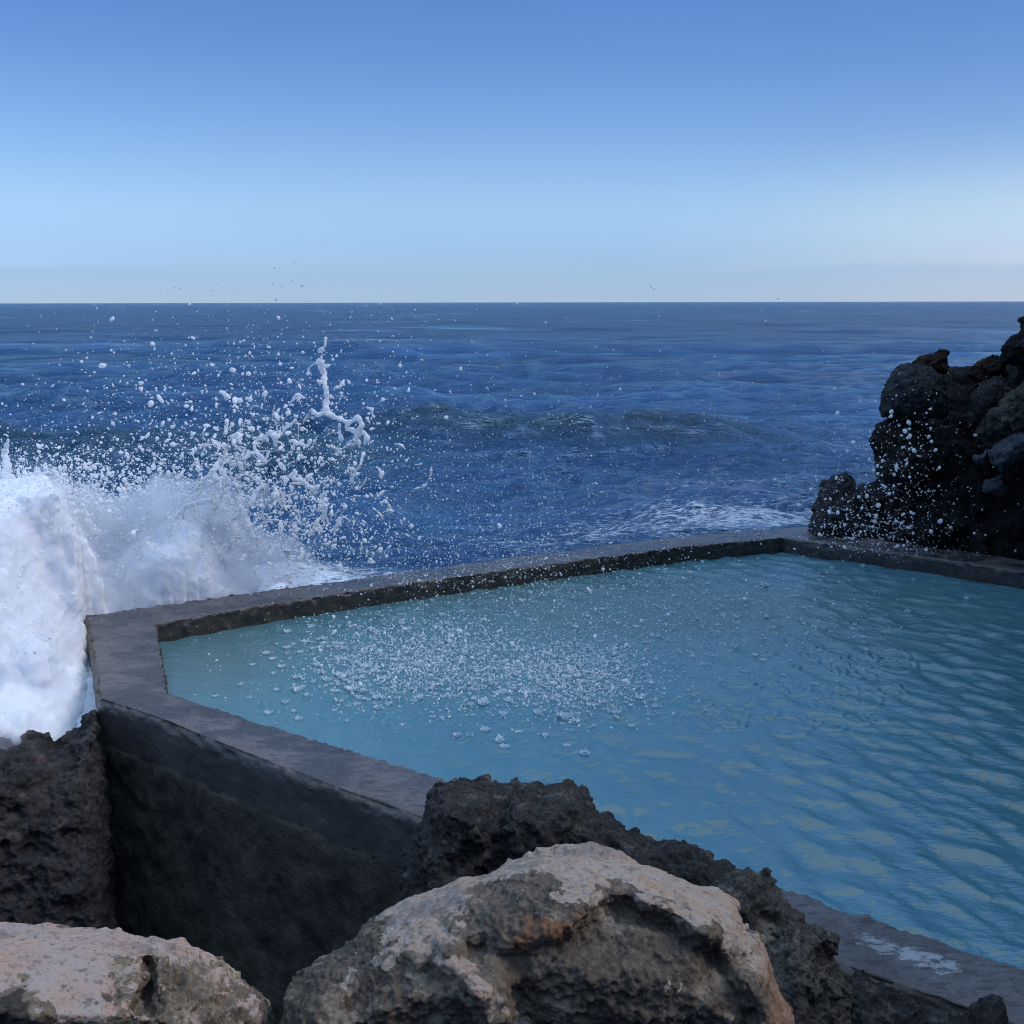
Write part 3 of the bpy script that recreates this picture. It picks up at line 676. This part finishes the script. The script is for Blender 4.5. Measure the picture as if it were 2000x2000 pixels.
# ---------------------------------------------------------------- foam and spray
def foam_mat(name, col, rad, bump=.4):
    s = NT(name); v = s.coord()
    s.princ(Base_Color=col, Roughness=.55, Subsurface_Weight=1.0, Subsurface_Radius=rad, Subsurface_Scale=1.0, Specular_IOR_Level=.25, Normal=s.bump(s.noise(v, 14, 6, .65), bump, .04))
    return s.m
M['foam'] = foam_mat('white_foam', (.80, .84, .90), (.16, .18, .22), .6)
def thin_mat(name, col, tr, alpha=0.0):
    s = NT(name)
    d = s.n('ShaderNodeBsdfDiffuse', {'Color': (*col, 1)}); t = s.n('ShaderNodeBsdfTranslucent', {'Color': (*col, 1)})
    mx = s.n('ShaderNodeMixShader', {0: tr, 1: d.outputs[0], 2: t.outputs[0]})
    if alpha:
        mx = s.n('ShaderNodeMixShader', {0: alpha, 1: mx.outputs[0], 2: s.n('ShaderNodeBsdfTransparent').outputs[0]})
    s.t.links.new(mx.outputs[0], s.out.inputs[0]); return s.m
M['drop'] = thin_mat('spray_drops', (1, 1, 1), .5)
M['strand'] = thin_mat('white_water', (.95, .96, .98), .45)

def foam_mass():
    h = .017
    lo = np.array([-5.2, 5.5, -.75]); hi = np.array([-1.6, 10.6, 1.15]); n = np.ceil((hi - lo) / h).astype(int)
    x, y, z = [lo[k] + h * np.arange(n[k]) for k in range(3)]
    def slab(sil, Yc, T, Rr):
        sil = np.array(sil, float); P = PY(sil[:, 0], sil[:, 1], Yc)
        Xg, Zg = np.meshgrid(x, z, indexing='ij')
        # the outline spreads with distance, as seen from the shore
        s2 = polysdf(Xg, Zg, P[:, [0, 2]])
        t = np.clip(-s2 / Rr, 0, 1); half = T * np.sqrt(np.clip(t * (2 - t), 0, 1))
        d = np.abs(y[None, :, None] - Yc) - half[:, None, :]
        return np.where(s2[:, None, :] > 0, np.hypot(s2[:, None, :], y[None, :, None] - Yc), d)
    back = [(40, 1300), (40, 985), (80, 975), (110, 1005), (150, 1000), (180, 1018), (215, 1030), (245, 1045), (275, 1034), (300, 1026), (335, 1010), (375, 1000), (408, 1020), (428, 1055), (446, 1092), (470, 1125), (500, 1150), (440, 1260), (200, 1300)]
    left = [(-350, 980), (-120, 960), (-40, 920), (5, 930), (28, 965), (55, 990), (75, 1035), (100, 1100), (140, 1190), (180, 1290), (195, 1400), (190, 1520), (60, 1600), (-350, 1600)]
    left2 = [(-350, 1250), (-100, 1200), (60, 1220), (120, 1260), (150, 1330), (165, 1400), (140, 1500), (60, 1600), (-350, 1600)]
    a_, b_ = slab(back, 8.9, .65, .4), slab(left, 7.15, 1.2, .5); kk = .45; hh = np.clip(.5 + .5 * (a_ - b_) / kk, 0, 1)
    d = a_ * (1 - hh) + b_ * hh - kk * hh * (1 - hh) * .5
    low = [(-350, 1290), (60, 1300), (120, 1330), (170, 1380), (215, 1440), (225, 1620), (-350, 1620)]
    b_ = slab(low, 6.55, .75, .22); kk = .3; hh = np.clip(.5 + .5 * (d - b_) / kk, 0, 1); d = d * (1 - hh) + b_ * hh - kk * hh * (1 - hh) * .5
    Xg, Yg = np.meshgrid(x, y, indexing='ij')
    sl = polysdf(Xg[::3, ::3], Yg[::3, ::3], LAND); sl = np.repeat(np.repeat(sl, 3, 0), 3, 1)[:len(x), :len(y)]
    near = np.abs(d) < .32
    ii = np.argwhere(near)
    q = lo + ii * h
    n_ = .24 * fbm(q * np.array([2.0, 2.0, 1.4]), 3) + .10 * fbm(q * 4.5, 5, .6) + .05 * fbm(q * np.array([9, 9, 5]), 3, ridge=True) + .20 * sstep(.1, .7, q[:, 2]) * fbm(q * np.array([6, 6, 3]), 4, .6, ridge=True)
    f1, _ = worley(q * 6 + .4 * fbm(q * 4, 2)[:, None]); n_ += .05 * (0.5 - f1)
    d = d.astype(np.float32); d[near] -= n_.astype(np.float32)
    d = np.maximum(d, (.05 - sl)[:, :, None])
    dm = (d[::3, ::3, ::3] - .16).astype(np.float32)
    g3 = np.stack(np.meshgrid(x[::3], y[::3], z[::3], indexing='ij'), -1)
    c1 = PY(525, 1100, 8.9); e1 = (np.linalg.norm((g3 - c1) / np.array([.5, .35, .24]), axis=-1) - 1) * .3
    c2 = PY(330, 1010, 8.9); e2 = (np.linalg.norm((g3 - c2) / np.array([.95, .45, .32]), axis=-1) - 1) * .3
    dm = np.minimum(dm, np.minimum(e1, e2)) - .16 * fbm(g3 * 2.5, 3); dm = np.maximum(dm, (.03 - sl)[::3, ::3, None])
    dm[[0, -1]] = .1; dm[:, [0, -1]] = .1; dm[:, :, [0, -1]] = .1
    vm, fmm = to_mesh(dm, lo, h * 3)
    sm = NT('mist'); sm.t.links.new(sm.n('ShaderNodeVolumePrincipled', {'Color': (.97, .98, 1, 1), 'Density': 2.6, 'Anisotropy': .2}).outputs[0], sm.out.inputs[1])
    om = mesh('spray_mist', vm, fmm, sm.m, base=(-3.2, 8, 0)); tag(om, 'fine white mist hanging round the foam burst', 'mist', kind='stuff')
    v, f = to_mesh(d, lo, h)
    nn = vnormals(v, f); v = v + nn * (.014 * fbm(v * 16, 3))[:, None]
    o = mesh('wave_splash', v, f, M['foam'], base=(-3.6, 7.8, SEA)); tag(o, 'big white burst of foam breaking over the left corner of the wall', 'splash')
    return v, nn
FV, FN = foam_mass()

def tendril(chains, Y, label=None, group=None, name='water_jet', wob=.12):
    """thin twisting sheets of water: chains of (px, py, radius in px)"""
    segs = []
    for ch in chains:
        ch = np.array(ch, float); n = len(ch)
        yy = Y + wob * np.array([noise(np.array([[p[0] * .02, p[1] * .02, Y]]))[0] for p in ch])
        P = PY(ch[:, 0], ch[:, 1], yy); r = ch[:, 2] * .92 * Y / FOC
        if n == 1: segs.append((P[0], P[0] + 1e-3, r[0], r[0]))
        for k in range(n - 1): segs.append((P[k], P[k + 1], r[k], r[k + 1]))
    allp = np.array([s[0] for s in segs] + [s[1] for s in segs]); rm = max(max(s[2], s[3]) for s in segs)
    h = .0065; lo = allp.min(0) - rm * 2.2 - .02; hi = allp.max(0) + rm * 2.2 + .02; n = np.ceil((hi - lo) / h).astype(int)
    if n.prod() > 9e6: h *= (n.prod() / 9e6) ** (1 / 3); n = np.ceil((hi - lo) / h).astype(int)
    d = np.full(tuple(n), 1.0, np.float32)
    for a, b, ra, rb in segs:
        m = max(ra, rb) * 2.2 + .02
        i0 = np.clip(((np.minimum(a, b) - m - lo) / h).astype(int), 0, n - 1); i1 = np.clip(((np.maximum(a, b) + m - lo) / h).astype(int) + 1, 1, n)
        g = np.stack(np.meshgrid(*[lo[k] + h * np.arange(i0[k], i1[k]) for k in range(3)], indexing='ij'), -1)
        e = b - a; t = np.clip(((g - a) @ e) / (e @ e + 1e-12), 0, 1)
        w = 1 + .55 * noise(g * 26 + 3)
        dd = np.linalg.norm(g - a - t[..., None] * e, axis=-1) - (ra + (rb - ra) * t) * w
        sl = tuple(slice(i0[k], i1[k]) for k in range(3))
        A_ = d[sl]; kk = .014; hh = np.clip(.5 + .5 * (A_ - dd) / kk, 0, 1)
        d[sl] = A_ * (1 - hh) + dd * hh - kk * hh * (1 - hh)
    try: v, f = to_mesh(d, lo, h)
    except Exception: return None
    if len(v) < 8: return None
    return v, f
jet = [[(636, 662, 4.2), (635, 675, 1.6), (630, 681, 3), (624, 685, 4), (629, 687, 1.4), (628, 697, 1.8), (625, 705, 6), (628, 716, 7), (632, 727, 5), (633, 740, 5), (636, 755, 4.5), (638, 770, 5),
        (638, 785, 6), (636, 800, 7), (641, 807, 7), (652, 813, 4.5), (667, 819, 5), (682, 826, 4), (700, 815, 5), (706, 830, 6), (700, 845, 6.5), (695, 860, 6), (702, 866, 4)],
       [(633, 738, 4), (626, 746, 3.5), (622, 744, 4)], [(636, 804, 5), (621, 810, 4), (613, 806, 6)], [(680, 827, 4), (678, 836, 5), (690, 841, 5), (700, 845, 5)],
       [(662, 828, 3), (664, 845, 3), (667, 858, 5.5)], [(625, 704, 2), (610, 713, 1.3), (600, 722, 2)], [(682, 866, 3), (690, 868, 4)], [(716, 816, 3), (722, 826, 2)]]
r_ = tendril(jet, 8.9)
o = mesh('water_jet', r_[0], r_[1], M['strand'], base=(r_[0][:, 0].mean(), r_[0][:, 1].mean(), r_[0][:, 2].min())); tag(o, 'tall thin twisted jet of white water, highest strand of the splash', 'water jet')
TD = [[[(711, 843, 3), (716, 857, 6), (712, 868, 2.5)]], [[(717, 796, 3.5), (726, 799, 3), (728, 812, 1.5), (724, 820, 1.5)]],
      [[(431, 765, 4), (440, 770, 4), (447, 776, 5)]], [[(460, 780, 6), (472, 783, 4)]], [[(443, 823, 5), (441, 846, 3)]], [[(449, 852, 3), (464, 850, 6), (470, 866, 3)]],
      [[(509, 868, 2), (517, 852, 3), (528, 844, 4), (538, 852, 8), (538, 870, 3)]], [[(551, 844, 2), (577, 821, 3.5)]], [[(567, 786, 2), (582, 773, 5), (596, 777, 1.5)]],
      [[(571, 860, 4), (584, 866, 3), (600, 872, 3), (606, 860, 4)]], [[(476, 897, 3), (486, 885, 5)]],
      [[(364, 968, 4), (389, 947, 4), (414, 922, 5), (430, 901, 5), (459, 901, 2), (480, 893, 2)], [(430, 914, 6), (443, 935, 5), (451, 947, 3)]],
      [[(499, 881, 5), (509, 893, 5), (517, 901, 4), (524, 885, 3)]],
      [[(575, 918, 3), (573, 935, 4), (592, 939, 3.5), (609, 926, 4)], [(592, 941, 3), (613, 957, 6), (621, 951, 4)]],
      [[(538, 955, 4), (538, 968, 8), (549, 980, 5), (551, 993, 2)], [(549, 972, 2), (575, 964, 2.5)]],
      [[(640, 960, 3), (629, 968, 4), (635, 988, 5), (633, 1009, 5), (633, 1024, 1.5), (617, 1034, 3), (609, 1046, 2)]],
      [[(710, 885, 4), (704, 908, 2.5), (691, 926, 2.5), (687, 939, 4)]], [[(664, 1013, 6), (662, 1024, 5), (646, 1038, 3)]],
      [[(476, 1001, 7), (484, 1026, 8), (493, 1046, 5), (476, 1067, 3)], [(493, 1046, 4), (503, 1051, 5), (505, 1075, 4)]], [[(571, 1051, 2), (563, 1075, 5), (561, 1088, 3)]],
      [[(339, 1013, 4), (364, 988, 5), (393, 980, 5), (418, 972, 2.5)]], [[(290, 997, 4), (306, 982, 3), (327, 974, 3), (356, 974, 3.5)], [(334, 973, 3), (327, 955, 2)]],
      [[(489, 984, 6), (503, 955, 4), (517, 947, 5)]], [[(590, 1071, 4), (590, 1088, 3)]], [[(273, 1017, 4), (266, 1040, 8)]],
      [[(16, 858, 3), (10, 885, 6), (14, 914, 9), (6, 939, 15), (10, 970, 26)]], [[(35, 914, 3), (37, 935, 3), (45, 945, 6)]], [[(79, 929, 4), (89, 933, 5)], ],
      [[(95, 939, 3), (108, 945, 3), (128, 956, 7)]], [[(62, 990, 8), (75, 984, 6), (95, 972, 3.5), (124, 968, 4), (145, 976, 6), (141, 993, 4)]], [[(168, 1000, 5), (172, 1020, 8), (182, 1040, 12)]],
      ]
GT = 'strands of water thrown up by the splash'
for k, chs in enumerate(TD):
    r_ = tendril(chs, 8.7 + .5 * ((k * 37) % 10 - 5) / 10)
    if r_ is None: continue
    o = mesh('water_strand', r_[0], r_[1], M['strand'], base=(r_[0][:, 0].mean(), r_[0][:, 1].mean(), r_[0][:, 2].min()))
    tag(o, 'short twisted strand of white water flung up beside the foam burst', 'water strand', GT)

# unit blobs for drops
import bmesh
def ico(n):
    bm = bmesh.new(); bmesh.ops.create_icosphere(bm, subdivisions=n, radius=1.0)
    v = np.array([x.co[:] for x in bm.verts]); f = np.array([[x.index for x in fc.verts] for fc in bm.faces]); bm.free(); return v, f
ICO = {0: (np.array([[1, 0, 0], [-1, 0, 0], [0, 1, 0], [0, -1, 0], [0, 0, 1], [0, 0, -1.]]), np.array([[0, 2, 4], [2, 1, 4], [1, 3, 4], [3, 0, 4], [2, 0, 5], [1, 2, 5], [3, 1, 5], [0, 3, 5]])), 1: ico(1), 2: ico(2)}
def drops(name, P, r, m, kind='stuff', label=None, cat=None, stretch=.8, lumpy=.35, seed=0):
    rg = np.random.default_rng(seed); Vv, Ff, off = [], [], 0
    for lv, sel in ((0, r < .003), (1, (r >= .003) & (r < .011)), (2, r >= .011)):
        iv, jf = ICO[lv]; k = int(sel.sum())
        if not k: continue
        p = P[sel]; rr = r[sel]
        ax = rg.normal(size=(k, 3)); ax /= np.linalg.norm(ax, axis=1)[:, None]
        st = 1 + stretch * np.abs(rg.normal(size=k))
        v = np.repeat(iv[None], k, 0)
        dot = np.einsum('kij,kj->ki', v, ax)
        v = v + (st[:, None] - 1)[..., None] * dot[..., None] * ax[:, None, :]
        v = v * (1 + lumpy * noise(v * 1.3 + rg.uniform(0, 99, (k, 1, 3))))[..., None]
        v = v * rr[:, None, None] + p[:, None, :]
        Vv.append(v.reshape(-1, 3)); Ff.append((jf[None] + (np.arange(k) * len(iv))[:, None, None]).reshape(-1, 3) + off); off += k * len(iv)
    o = mesh(name, np.concatenate(Vv), np.concatenate(Ff), m, base=P.mean(0))
    tag(o, label, cat, kind=kind); return o
def cloud(n, cx, cy, sx, sy, Y0, Y1, rmed, rsig=.5, rmax=7, rho=0):
    a = rng.normal(size=n); b = rng.normal(size=n); b = rho * a + math.sqrt(1 - rho * rho) * b
    px = cx + sx * a; py = cy + sy * b; Yd = rng.uniform(Y0, Y1, n)
    r = np.minimum(rmed * np.exp(rsig * rng.normal(size=n)), rmax)
    return PY(px, py, Yd), r * Yd / FOC
parts = [cloud(2300, 500, 950, 130, 110, 8.2, 9.6, 1.15, .7), cloud(1200, 420, 820, 190, 120, 8.2, 9.8, .95, .65), cloud(1100, 620, 880, 110, 110, 8.2, 9.4, .95, .65),
         cloud(1500, 250, 990, 130, 50, 8.4, 9.3, 1.7, .55), cloud(1300, 120, 970, 80, 45, 8.0, 9.0, 1.9, .5), cloud(900, 150, 860, 150, 80, 8.0, 9.6, 1.1, .6),
         cloud(1600, 560, 1050, 90, 60, 8.4, 9.4, 1.4, .6), cloud(2600, 900, 980, 210, 110, 6.8, 9.2, .85, .45), cloud(1800, 820, 1090, 180, 55, 7.4, 9.0, .9, .5),
         cloud(1800, 1050, 1130, 200, 70, 6.6, 8.8, .85, .5), cloud(500, 1250, 900, 220, 120, 7.5, 10, .8, .45), cloud(350, 560, 720, 200, 60, 8.2, 9.8, 1.2, .6),
         cloud(20, 560, 560, 120, 25, 7.5, 9.5, 1.5, .4), cloud(14, 1050, 560, 160, 20, 7.5, 9.5, 1.2, .4), cloud(900, 330, 930, 120, 50, 8.4, 9.3, 1.8, .55), cloud(160, 480, 830, 130, 100, 8.2, 9.3, 3.1, .35, 8),
         cloud(200, 500, 950, 110, 70, 8.2, 9.3, 3.1, .35, 8)]
for _ in range(190):                              # short ligaments of water between the drops
    c0 = np.array([rng.normal(500, 110), rng.normal(960, 75)]); a0 = rng.uniform(0, 6.28); L0 = rng.uniform(10, 34); bend = rng.normal() * .12
    r0 = rng.uniform(1.2, 3.4); m_ = int(L0 / (r0 * .5)) + 3; t_ = np.linspace(-.5, .5, m_)
    px = c0[0] + L0 * (t_ * math.cos(a0) - bend * (t_ * t_ * 4) * math.sin(a0)); py = c0[1] + L0 * (t_ * math.sin(a0) + bend * (t_ * t_ * 4) * math.cos(a0))
    rr_ = r0 * (.35 + .65 * np.abs(np.sin(t_ * rng.uniform(3, 7) + rng.uniform(0, 6)))); Y_ = rng.uniform(8.2, 9.3)
    parts.append((PY(px, py, Y_), rr_ * Y_ / FOC * 1.2))
P = np.concatenate([p[0] for p in parts]); r = np.concatenate([p[1] for p in parts])
ok = P[:, 2] > WATER + .02; sdl = polysdf(P[:, 0], P[:, 1], LAND); ok &= ~((sdl < 0) & (P[:, 2] < .02))
drops('spray', P[ok], .68 * r[ok], M['drop'], label='white drops of spray flying over the wall', cat='spray', seed=1)
# the burst frays into fine spray
vis = (FN[:, 2] > .5) & (FV[:, 2] > .12) & (FV[:, 0] > -5)
sel = rng.choice(np.nonzero(vis)[0], 16000)
dist_ = np.abs(rng.normal(size=len(sel))) * (.035 + .09 * sstep(-.1, .5, fbm(FV[sel] * 3, 2)))
P = FV[sel] + FN[sel] * dist_[:, None] + rng.normal(size=(len(sel), 3)) * .015
r = np.clip(.0032 * np.exp(.55 * rng.normal(size=len(sel))), .0015, .016)
sdl = polysdf(P[:, 0], P[:, 1], LAND); ok = (sdl > .02) | (P[:, 2] > .03)
P, r = P[ok], r[ok]
sel = rng.choice(np.nonzero((FN[:, 2] > .1) & (FV[:, 2] > .2))[0], 45000)
P2 = FV[sel] + FN[sel] * (np.abs(rng.normal(size=len(sel))) * .12)[:, None] + rng.normal(size=(len(sel), 3)) * .06
P2[:, 2] += np.abs(rng.normal(size=len(sel))) * .06; r2 = rng.uniform(.0011, .0026, len(sel))
P = np.concatenate([P, P2]); r = np.concatenate([r, r2])
drops('spray', P, r, M['drop'], label='fine white spray fraying off the foam burst', cat='spray', seed=4)
# spray in front of the cliff
parts = [cloud(600, 1700, 985, 70, 65, 9.9, 10.3, 1.3, .7), cloud(380, 1765, 890, 55, 70, 9.6, 10.0, 1.3, .7, 8), cloud(500, 1690, 1040, 70, 30, 9.8, 10.2, 1.5, .6),
         cloud(350, 1800, 1010, 90, 60, 9.5, 9.9, 1.2, .5), cloud(60, 1850, 820, 80, 60, 9.3, 9.6, 1.3, .4), cloud(70, 1740, 930, 60, 90, 9.7, 10.0, 4.2, .35, 9), cloud(300, 1740, 1080, 90, 14, 9.5, 9.9, 1.2, .4)]
P = np.concatenate([p[0] for p in parts]); r = np.concatenate([p[1] for p in parts]); ok = P[:, 2] > .01
drops('spray', P[ok], .50 * r[ok], M['drop'], label='white spray drops in front of the black cliff on the right', cat='spray', seed=2, stretch=.5)

# crowns of water where drops fall into the pool
def crown_mesh(seed):
    rg = np.random.default_rng(seed); n = 28; rows = 5; v = []
    ph = rg.uniform(0, 6.28, 3)
    for j in range(rows):
        t = j / (rows - 1)
        for i in range(n):
            a = 2 * math.pi * i / n
            sp = max(0, math.sin(a * 7 + ph[0]) * .6 + math.sin(a * 5 + ph[1]) * .5)
            rad = (.55 + .45 * t ** 1.4) * (1 + .2 * t * sp)
            z = -.05 + t * (.45 + .6 * t * sp)
            v.append((rad * math.cos(a) + .05 * rg.normal() * t, rad * math.sin(a) + .05 * rg.normal() * t, z))
    for j in range(rows - 1, -1, -1):
        for i in range(n):
            x, y, z = v[j * n + i]; k = .93 - .03 * (j == 0); v.append((x * k, y * k, z - .012))
    R2 = 2 * rows; f = []
    for j in range(R2 - 1):
        for i in range(n): f.append((j * n + i, j * n + (i + 1) % n, (j + 1) * n + (i + 1) % n, (j + 1) * n + i))
    return np.array(v), np.array(f)
s = NT('tmp'); M['crown'] = thin_mat('splash_water', (.75, .82, .86), .4, .42)
CM = [crown_mesh(k) for k in range(5)]
cr = [(893, 1437, 11), (918, 1438, 10), (947, 1427, 13), (1013, 1431, 10), (976, 1447, 14), (986, 1460, 13), (1107, 1458, 10), (1142, 1473, 14), (1111, 1429, 10), (1065, 1437, 9), (1051, 1394, 12),
      (1105, 1402, 18), (1122, 1410, 14), (982, 1396, 12), (945, 1375, 16), (877, 1361, 13), (738, 1384, 12), (736, 1363, 14), (583, 1348, 14), (541, 1348, 7), (562, 1266, 10), (521, 1278, 10), (533, 1288, 10),
      (562, 1235, 10), (558, 1373, 9), (525, 1394, 10), (699, 1377, 9), (993, 1369, 13), (817, 1365, 12), (690, 1348, 14), (1278, 1382, 10), (1204, 1394, 12), (1233, 1419, 9), (640, 1330, 12), (655, 1352, 10),
      (1250, 1364, 11), (1772, 1196, 8), (1590, 1226, 8), (1664, 1230, 8), (1685, 1245, 7), (1592, 1337, 8), (1490, 1290, 9), (1475, 1280, 8), (1530, 1320, 7), (587, 1275, 9), (600, 1255, 9)]
crown_src = []
for k in range(5):
    v, f = CM[k]; o = mesh('splash_crown', v, f, M['crown']); crown_src.append(o)
for k, (px, py, rp) in enumerate(cr):
    p = PZ(px, py, WATER); rr = rp * np.linalg.norm(p - CAM) / FOC
    o = crown_src[k] if k < 5 else crown_src[k % 5].copy()
    if k >= 5: C.objects.link(o)
    o.location = p; rr *= .72; o.scale = (rr, rr, rr * random.uniform(.7, 1.1)); o.rotation_euler = (0, 0, random.uniform(0, 6))
    tag(o, 'small crown of water where a drop has hit the pool', 'splash', 'little crowns where drops fall into the pool')
# the dense patch of countless little splashes
vv, ff, off = [], [], 0
rg = np.random.default_rng(11)
for (n, cx, cy, sx, sy, rp) in ((420, 840, 1285, 110, 45, 6.5), (360, 1120, 1325, 90, 38, 6.5), (520, 1050, 1230, 230, 65, 5), (330, 1450, 1170, 150, 55, 4.5), (150, 690, 1300, 60, 50, 8), (160, 950, 1345, 200, 20, 7)):
    for _ in range(n):
        px, py = cx + sx * rg.normal(), cy + sy * rg.normal()
        p = PZ(px, py, WATER)
        rr = .5 * rp * np.exp(.35 * rg.normal()) * np.linalg.norm(p - CAM) / FOC
        v, f = CM[rg.integers(5)]; a = rg.uniform(0, 6.28)
        m2 = np.array([[math.cos(a), -math.sin(a), 0], [math.sin(a), math.cos(a), 0], [0, 0, rg.uniform(.8, 1.6)]])
        vv.append(v @ m2.T * rr + p); ff.append(f + off); off += len(v)
vv = np.concatenate(vv); ff = np.concatenate(ff)
# leave out what would fall on the wall
nv = len(CM[0][0]); cen = vv.reshape(-1, nv, 3).mean(1); inp = polysdf(cen[:, 0], cen[:, 1], POOL) < -.05
fk = np.repeat(inp, len(CM[0][1])); ff = ff[fk]; used = np.zeros(len(vv), bool); used[ff.ravel()] = True; re = np.cumsum(used) - 1
o = mesh('pool_splashes', vv[used], re[ff], M['crown'], base=(0, 6.5, WATER)); tag(o, 'countless tiny splashes whipped up in the middle of the pool', 'splashes', kind='stuff')
parts = []
for (n, cx, cy, sx, sy, rm) in ((2600, 800, 1280, 95, 45, .85), (2200, 1120, 1325, 80, 38, .85), (1600, 950, 1290, 160, 45, .8), (1700, 1000, 1230, 230, 65, .85), (300, 950, 1350, 230, 45, 1.0), (700, 1350, 1180, 190, 55, .75)):
    px = cx + sx * rg.normal(size=n); py = cy + sy * rg.normal(size=n); z = WATER + .005 + .09 * rg.random(n) ** 2
    d = rays(px, py); t = (z - CAM_H) / d[:, 2]; p = CAM + d * t[:, None]
    parts.append((p, np.minimum(rm * np.exp(.5 * rg.normal(size=n)), 5) * 7 / FOC))
P = np.concatenate([p[0] for p in parts]); r = np.concatenate([p[1] for p in parts]); ok = polysdf(P[:, 0], P[:, 1], POOL) < -.03
drops('spray', P[ok], r[ok], M['drop'], label='fine white drops bouncing on the water in the middle of the pool', cat='spray', seed=3)

# ---------------------------------------------------------------- sky and sun
SUN_EL, SUN_AZ = 42, 96                           # degrees; azimuth to the right of the view direction
w = bpy.data.worlds.new('World'); sc.world = w; w.use_nodes = True
class WT(NT):
    def __init__(s, t): s.t = t; s.t.nodes.clear(); s.out = s.n('ShaderNodeOutputWorld')
s = WT(w.node_tree)
sky = s.n('ShaderNodeTexSky'); sky.sky_type = 'NISHITA'; sky.sun_disc = False; sky.sun_elevation = R(SUN_EL); sky.sun_rotation = R(SUN_AZ)
sky.air_density = 1.0; sky.dust_density = 0.0; sky.ozone_density = 4.0; sky.altitude = 0
tc = s.n('ShaderNodeTexCoord'); sep = s.n('ShaderNodeSeparateXYZ', {0: tc.outputs['Generated']}); z = sep.outputs[2]
def mul(a, b): return s.n('ShaderNodeVectorMath', {0: a, 1: b}, operation='MULTIPLY').outputs[0]
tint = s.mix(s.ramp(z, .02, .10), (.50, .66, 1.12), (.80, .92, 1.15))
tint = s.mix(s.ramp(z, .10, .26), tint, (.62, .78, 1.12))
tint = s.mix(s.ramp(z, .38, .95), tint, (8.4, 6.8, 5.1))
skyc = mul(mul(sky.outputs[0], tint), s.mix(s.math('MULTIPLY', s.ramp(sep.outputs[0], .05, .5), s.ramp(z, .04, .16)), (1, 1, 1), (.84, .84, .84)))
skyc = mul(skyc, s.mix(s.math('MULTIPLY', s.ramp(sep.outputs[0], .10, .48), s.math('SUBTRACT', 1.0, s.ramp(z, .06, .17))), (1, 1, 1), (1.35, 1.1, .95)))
# a thin bank of cloud low over the sea
dv = s.n('ShaderNodeVectorMath', {0: tc.outputs['Generated'], 1: (1, 1, 9)}, operation='MULTIPLY').outputs[0]
bn = s.noise(dv, 2.2, 6, .55)
edge_ = s.math('ADD', .030, s.math('MULTIPLY', s.math('SUBTRACT', bn, .5), .05))
cm = s.ramp(s.math('SUBTRACT', edge_, z), -.003, .006)
skyc = s.mix(s.math('MULTIPLY', cm, .5), skyc, (2.75, 4.2, 6.3))
wisp = s.ramp(s.noise(s.n('ShaderNodeVectorMath', {0: tc.outputs['Generated'], 1: (1, 1, 4)}, operation='MULTIPLY').outputs[0], 1.6, 5, .55), .35, .7)
skyc = mul(skyc, s.mix(wisp, (1, 1, 1), (1.05, 1.03, 1.01)))
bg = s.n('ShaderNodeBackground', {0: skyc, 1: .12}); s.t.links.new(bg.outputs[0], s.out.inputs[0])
ld = bpy.data.lights.new('sun', 'SUN'); ld.energy = 1.6; ld.angle = R(25); ld.color = (1, .88, .8)
lo_ = bpy.data.objects.new('sun', ld); C.objects.link(lo_)
dirv = Vector((math.sin(R(SUN_AZ)) * math.cos(R(SUN_EL)), math.cos(R(SUN_AZ)) * math.cos(R(SUN_EL)), math.sin(R(SUN_EL))))
lo_.rotation_euler = dirv.to_track_quat('Z', 'Y').to_euler(); lo_.location = (20, 8, 8)
sc.view_settings.view_transform = 'Standard'; sc.view_settings.look = 'None'; sc.view_settings.exposure = 0.0; sc.view_settings.gamma = 1
sc.cycles.pixel_filter_type = 'BLACKMAN_HARRIS'; sc.cycles.filter_width = 1.05; sc.cycles.max_bounces = 7; sc.cycles.volume_bounces = 4; sc.cycles.caustics_reflective = False; sc.cycles.caustics_refractive = False
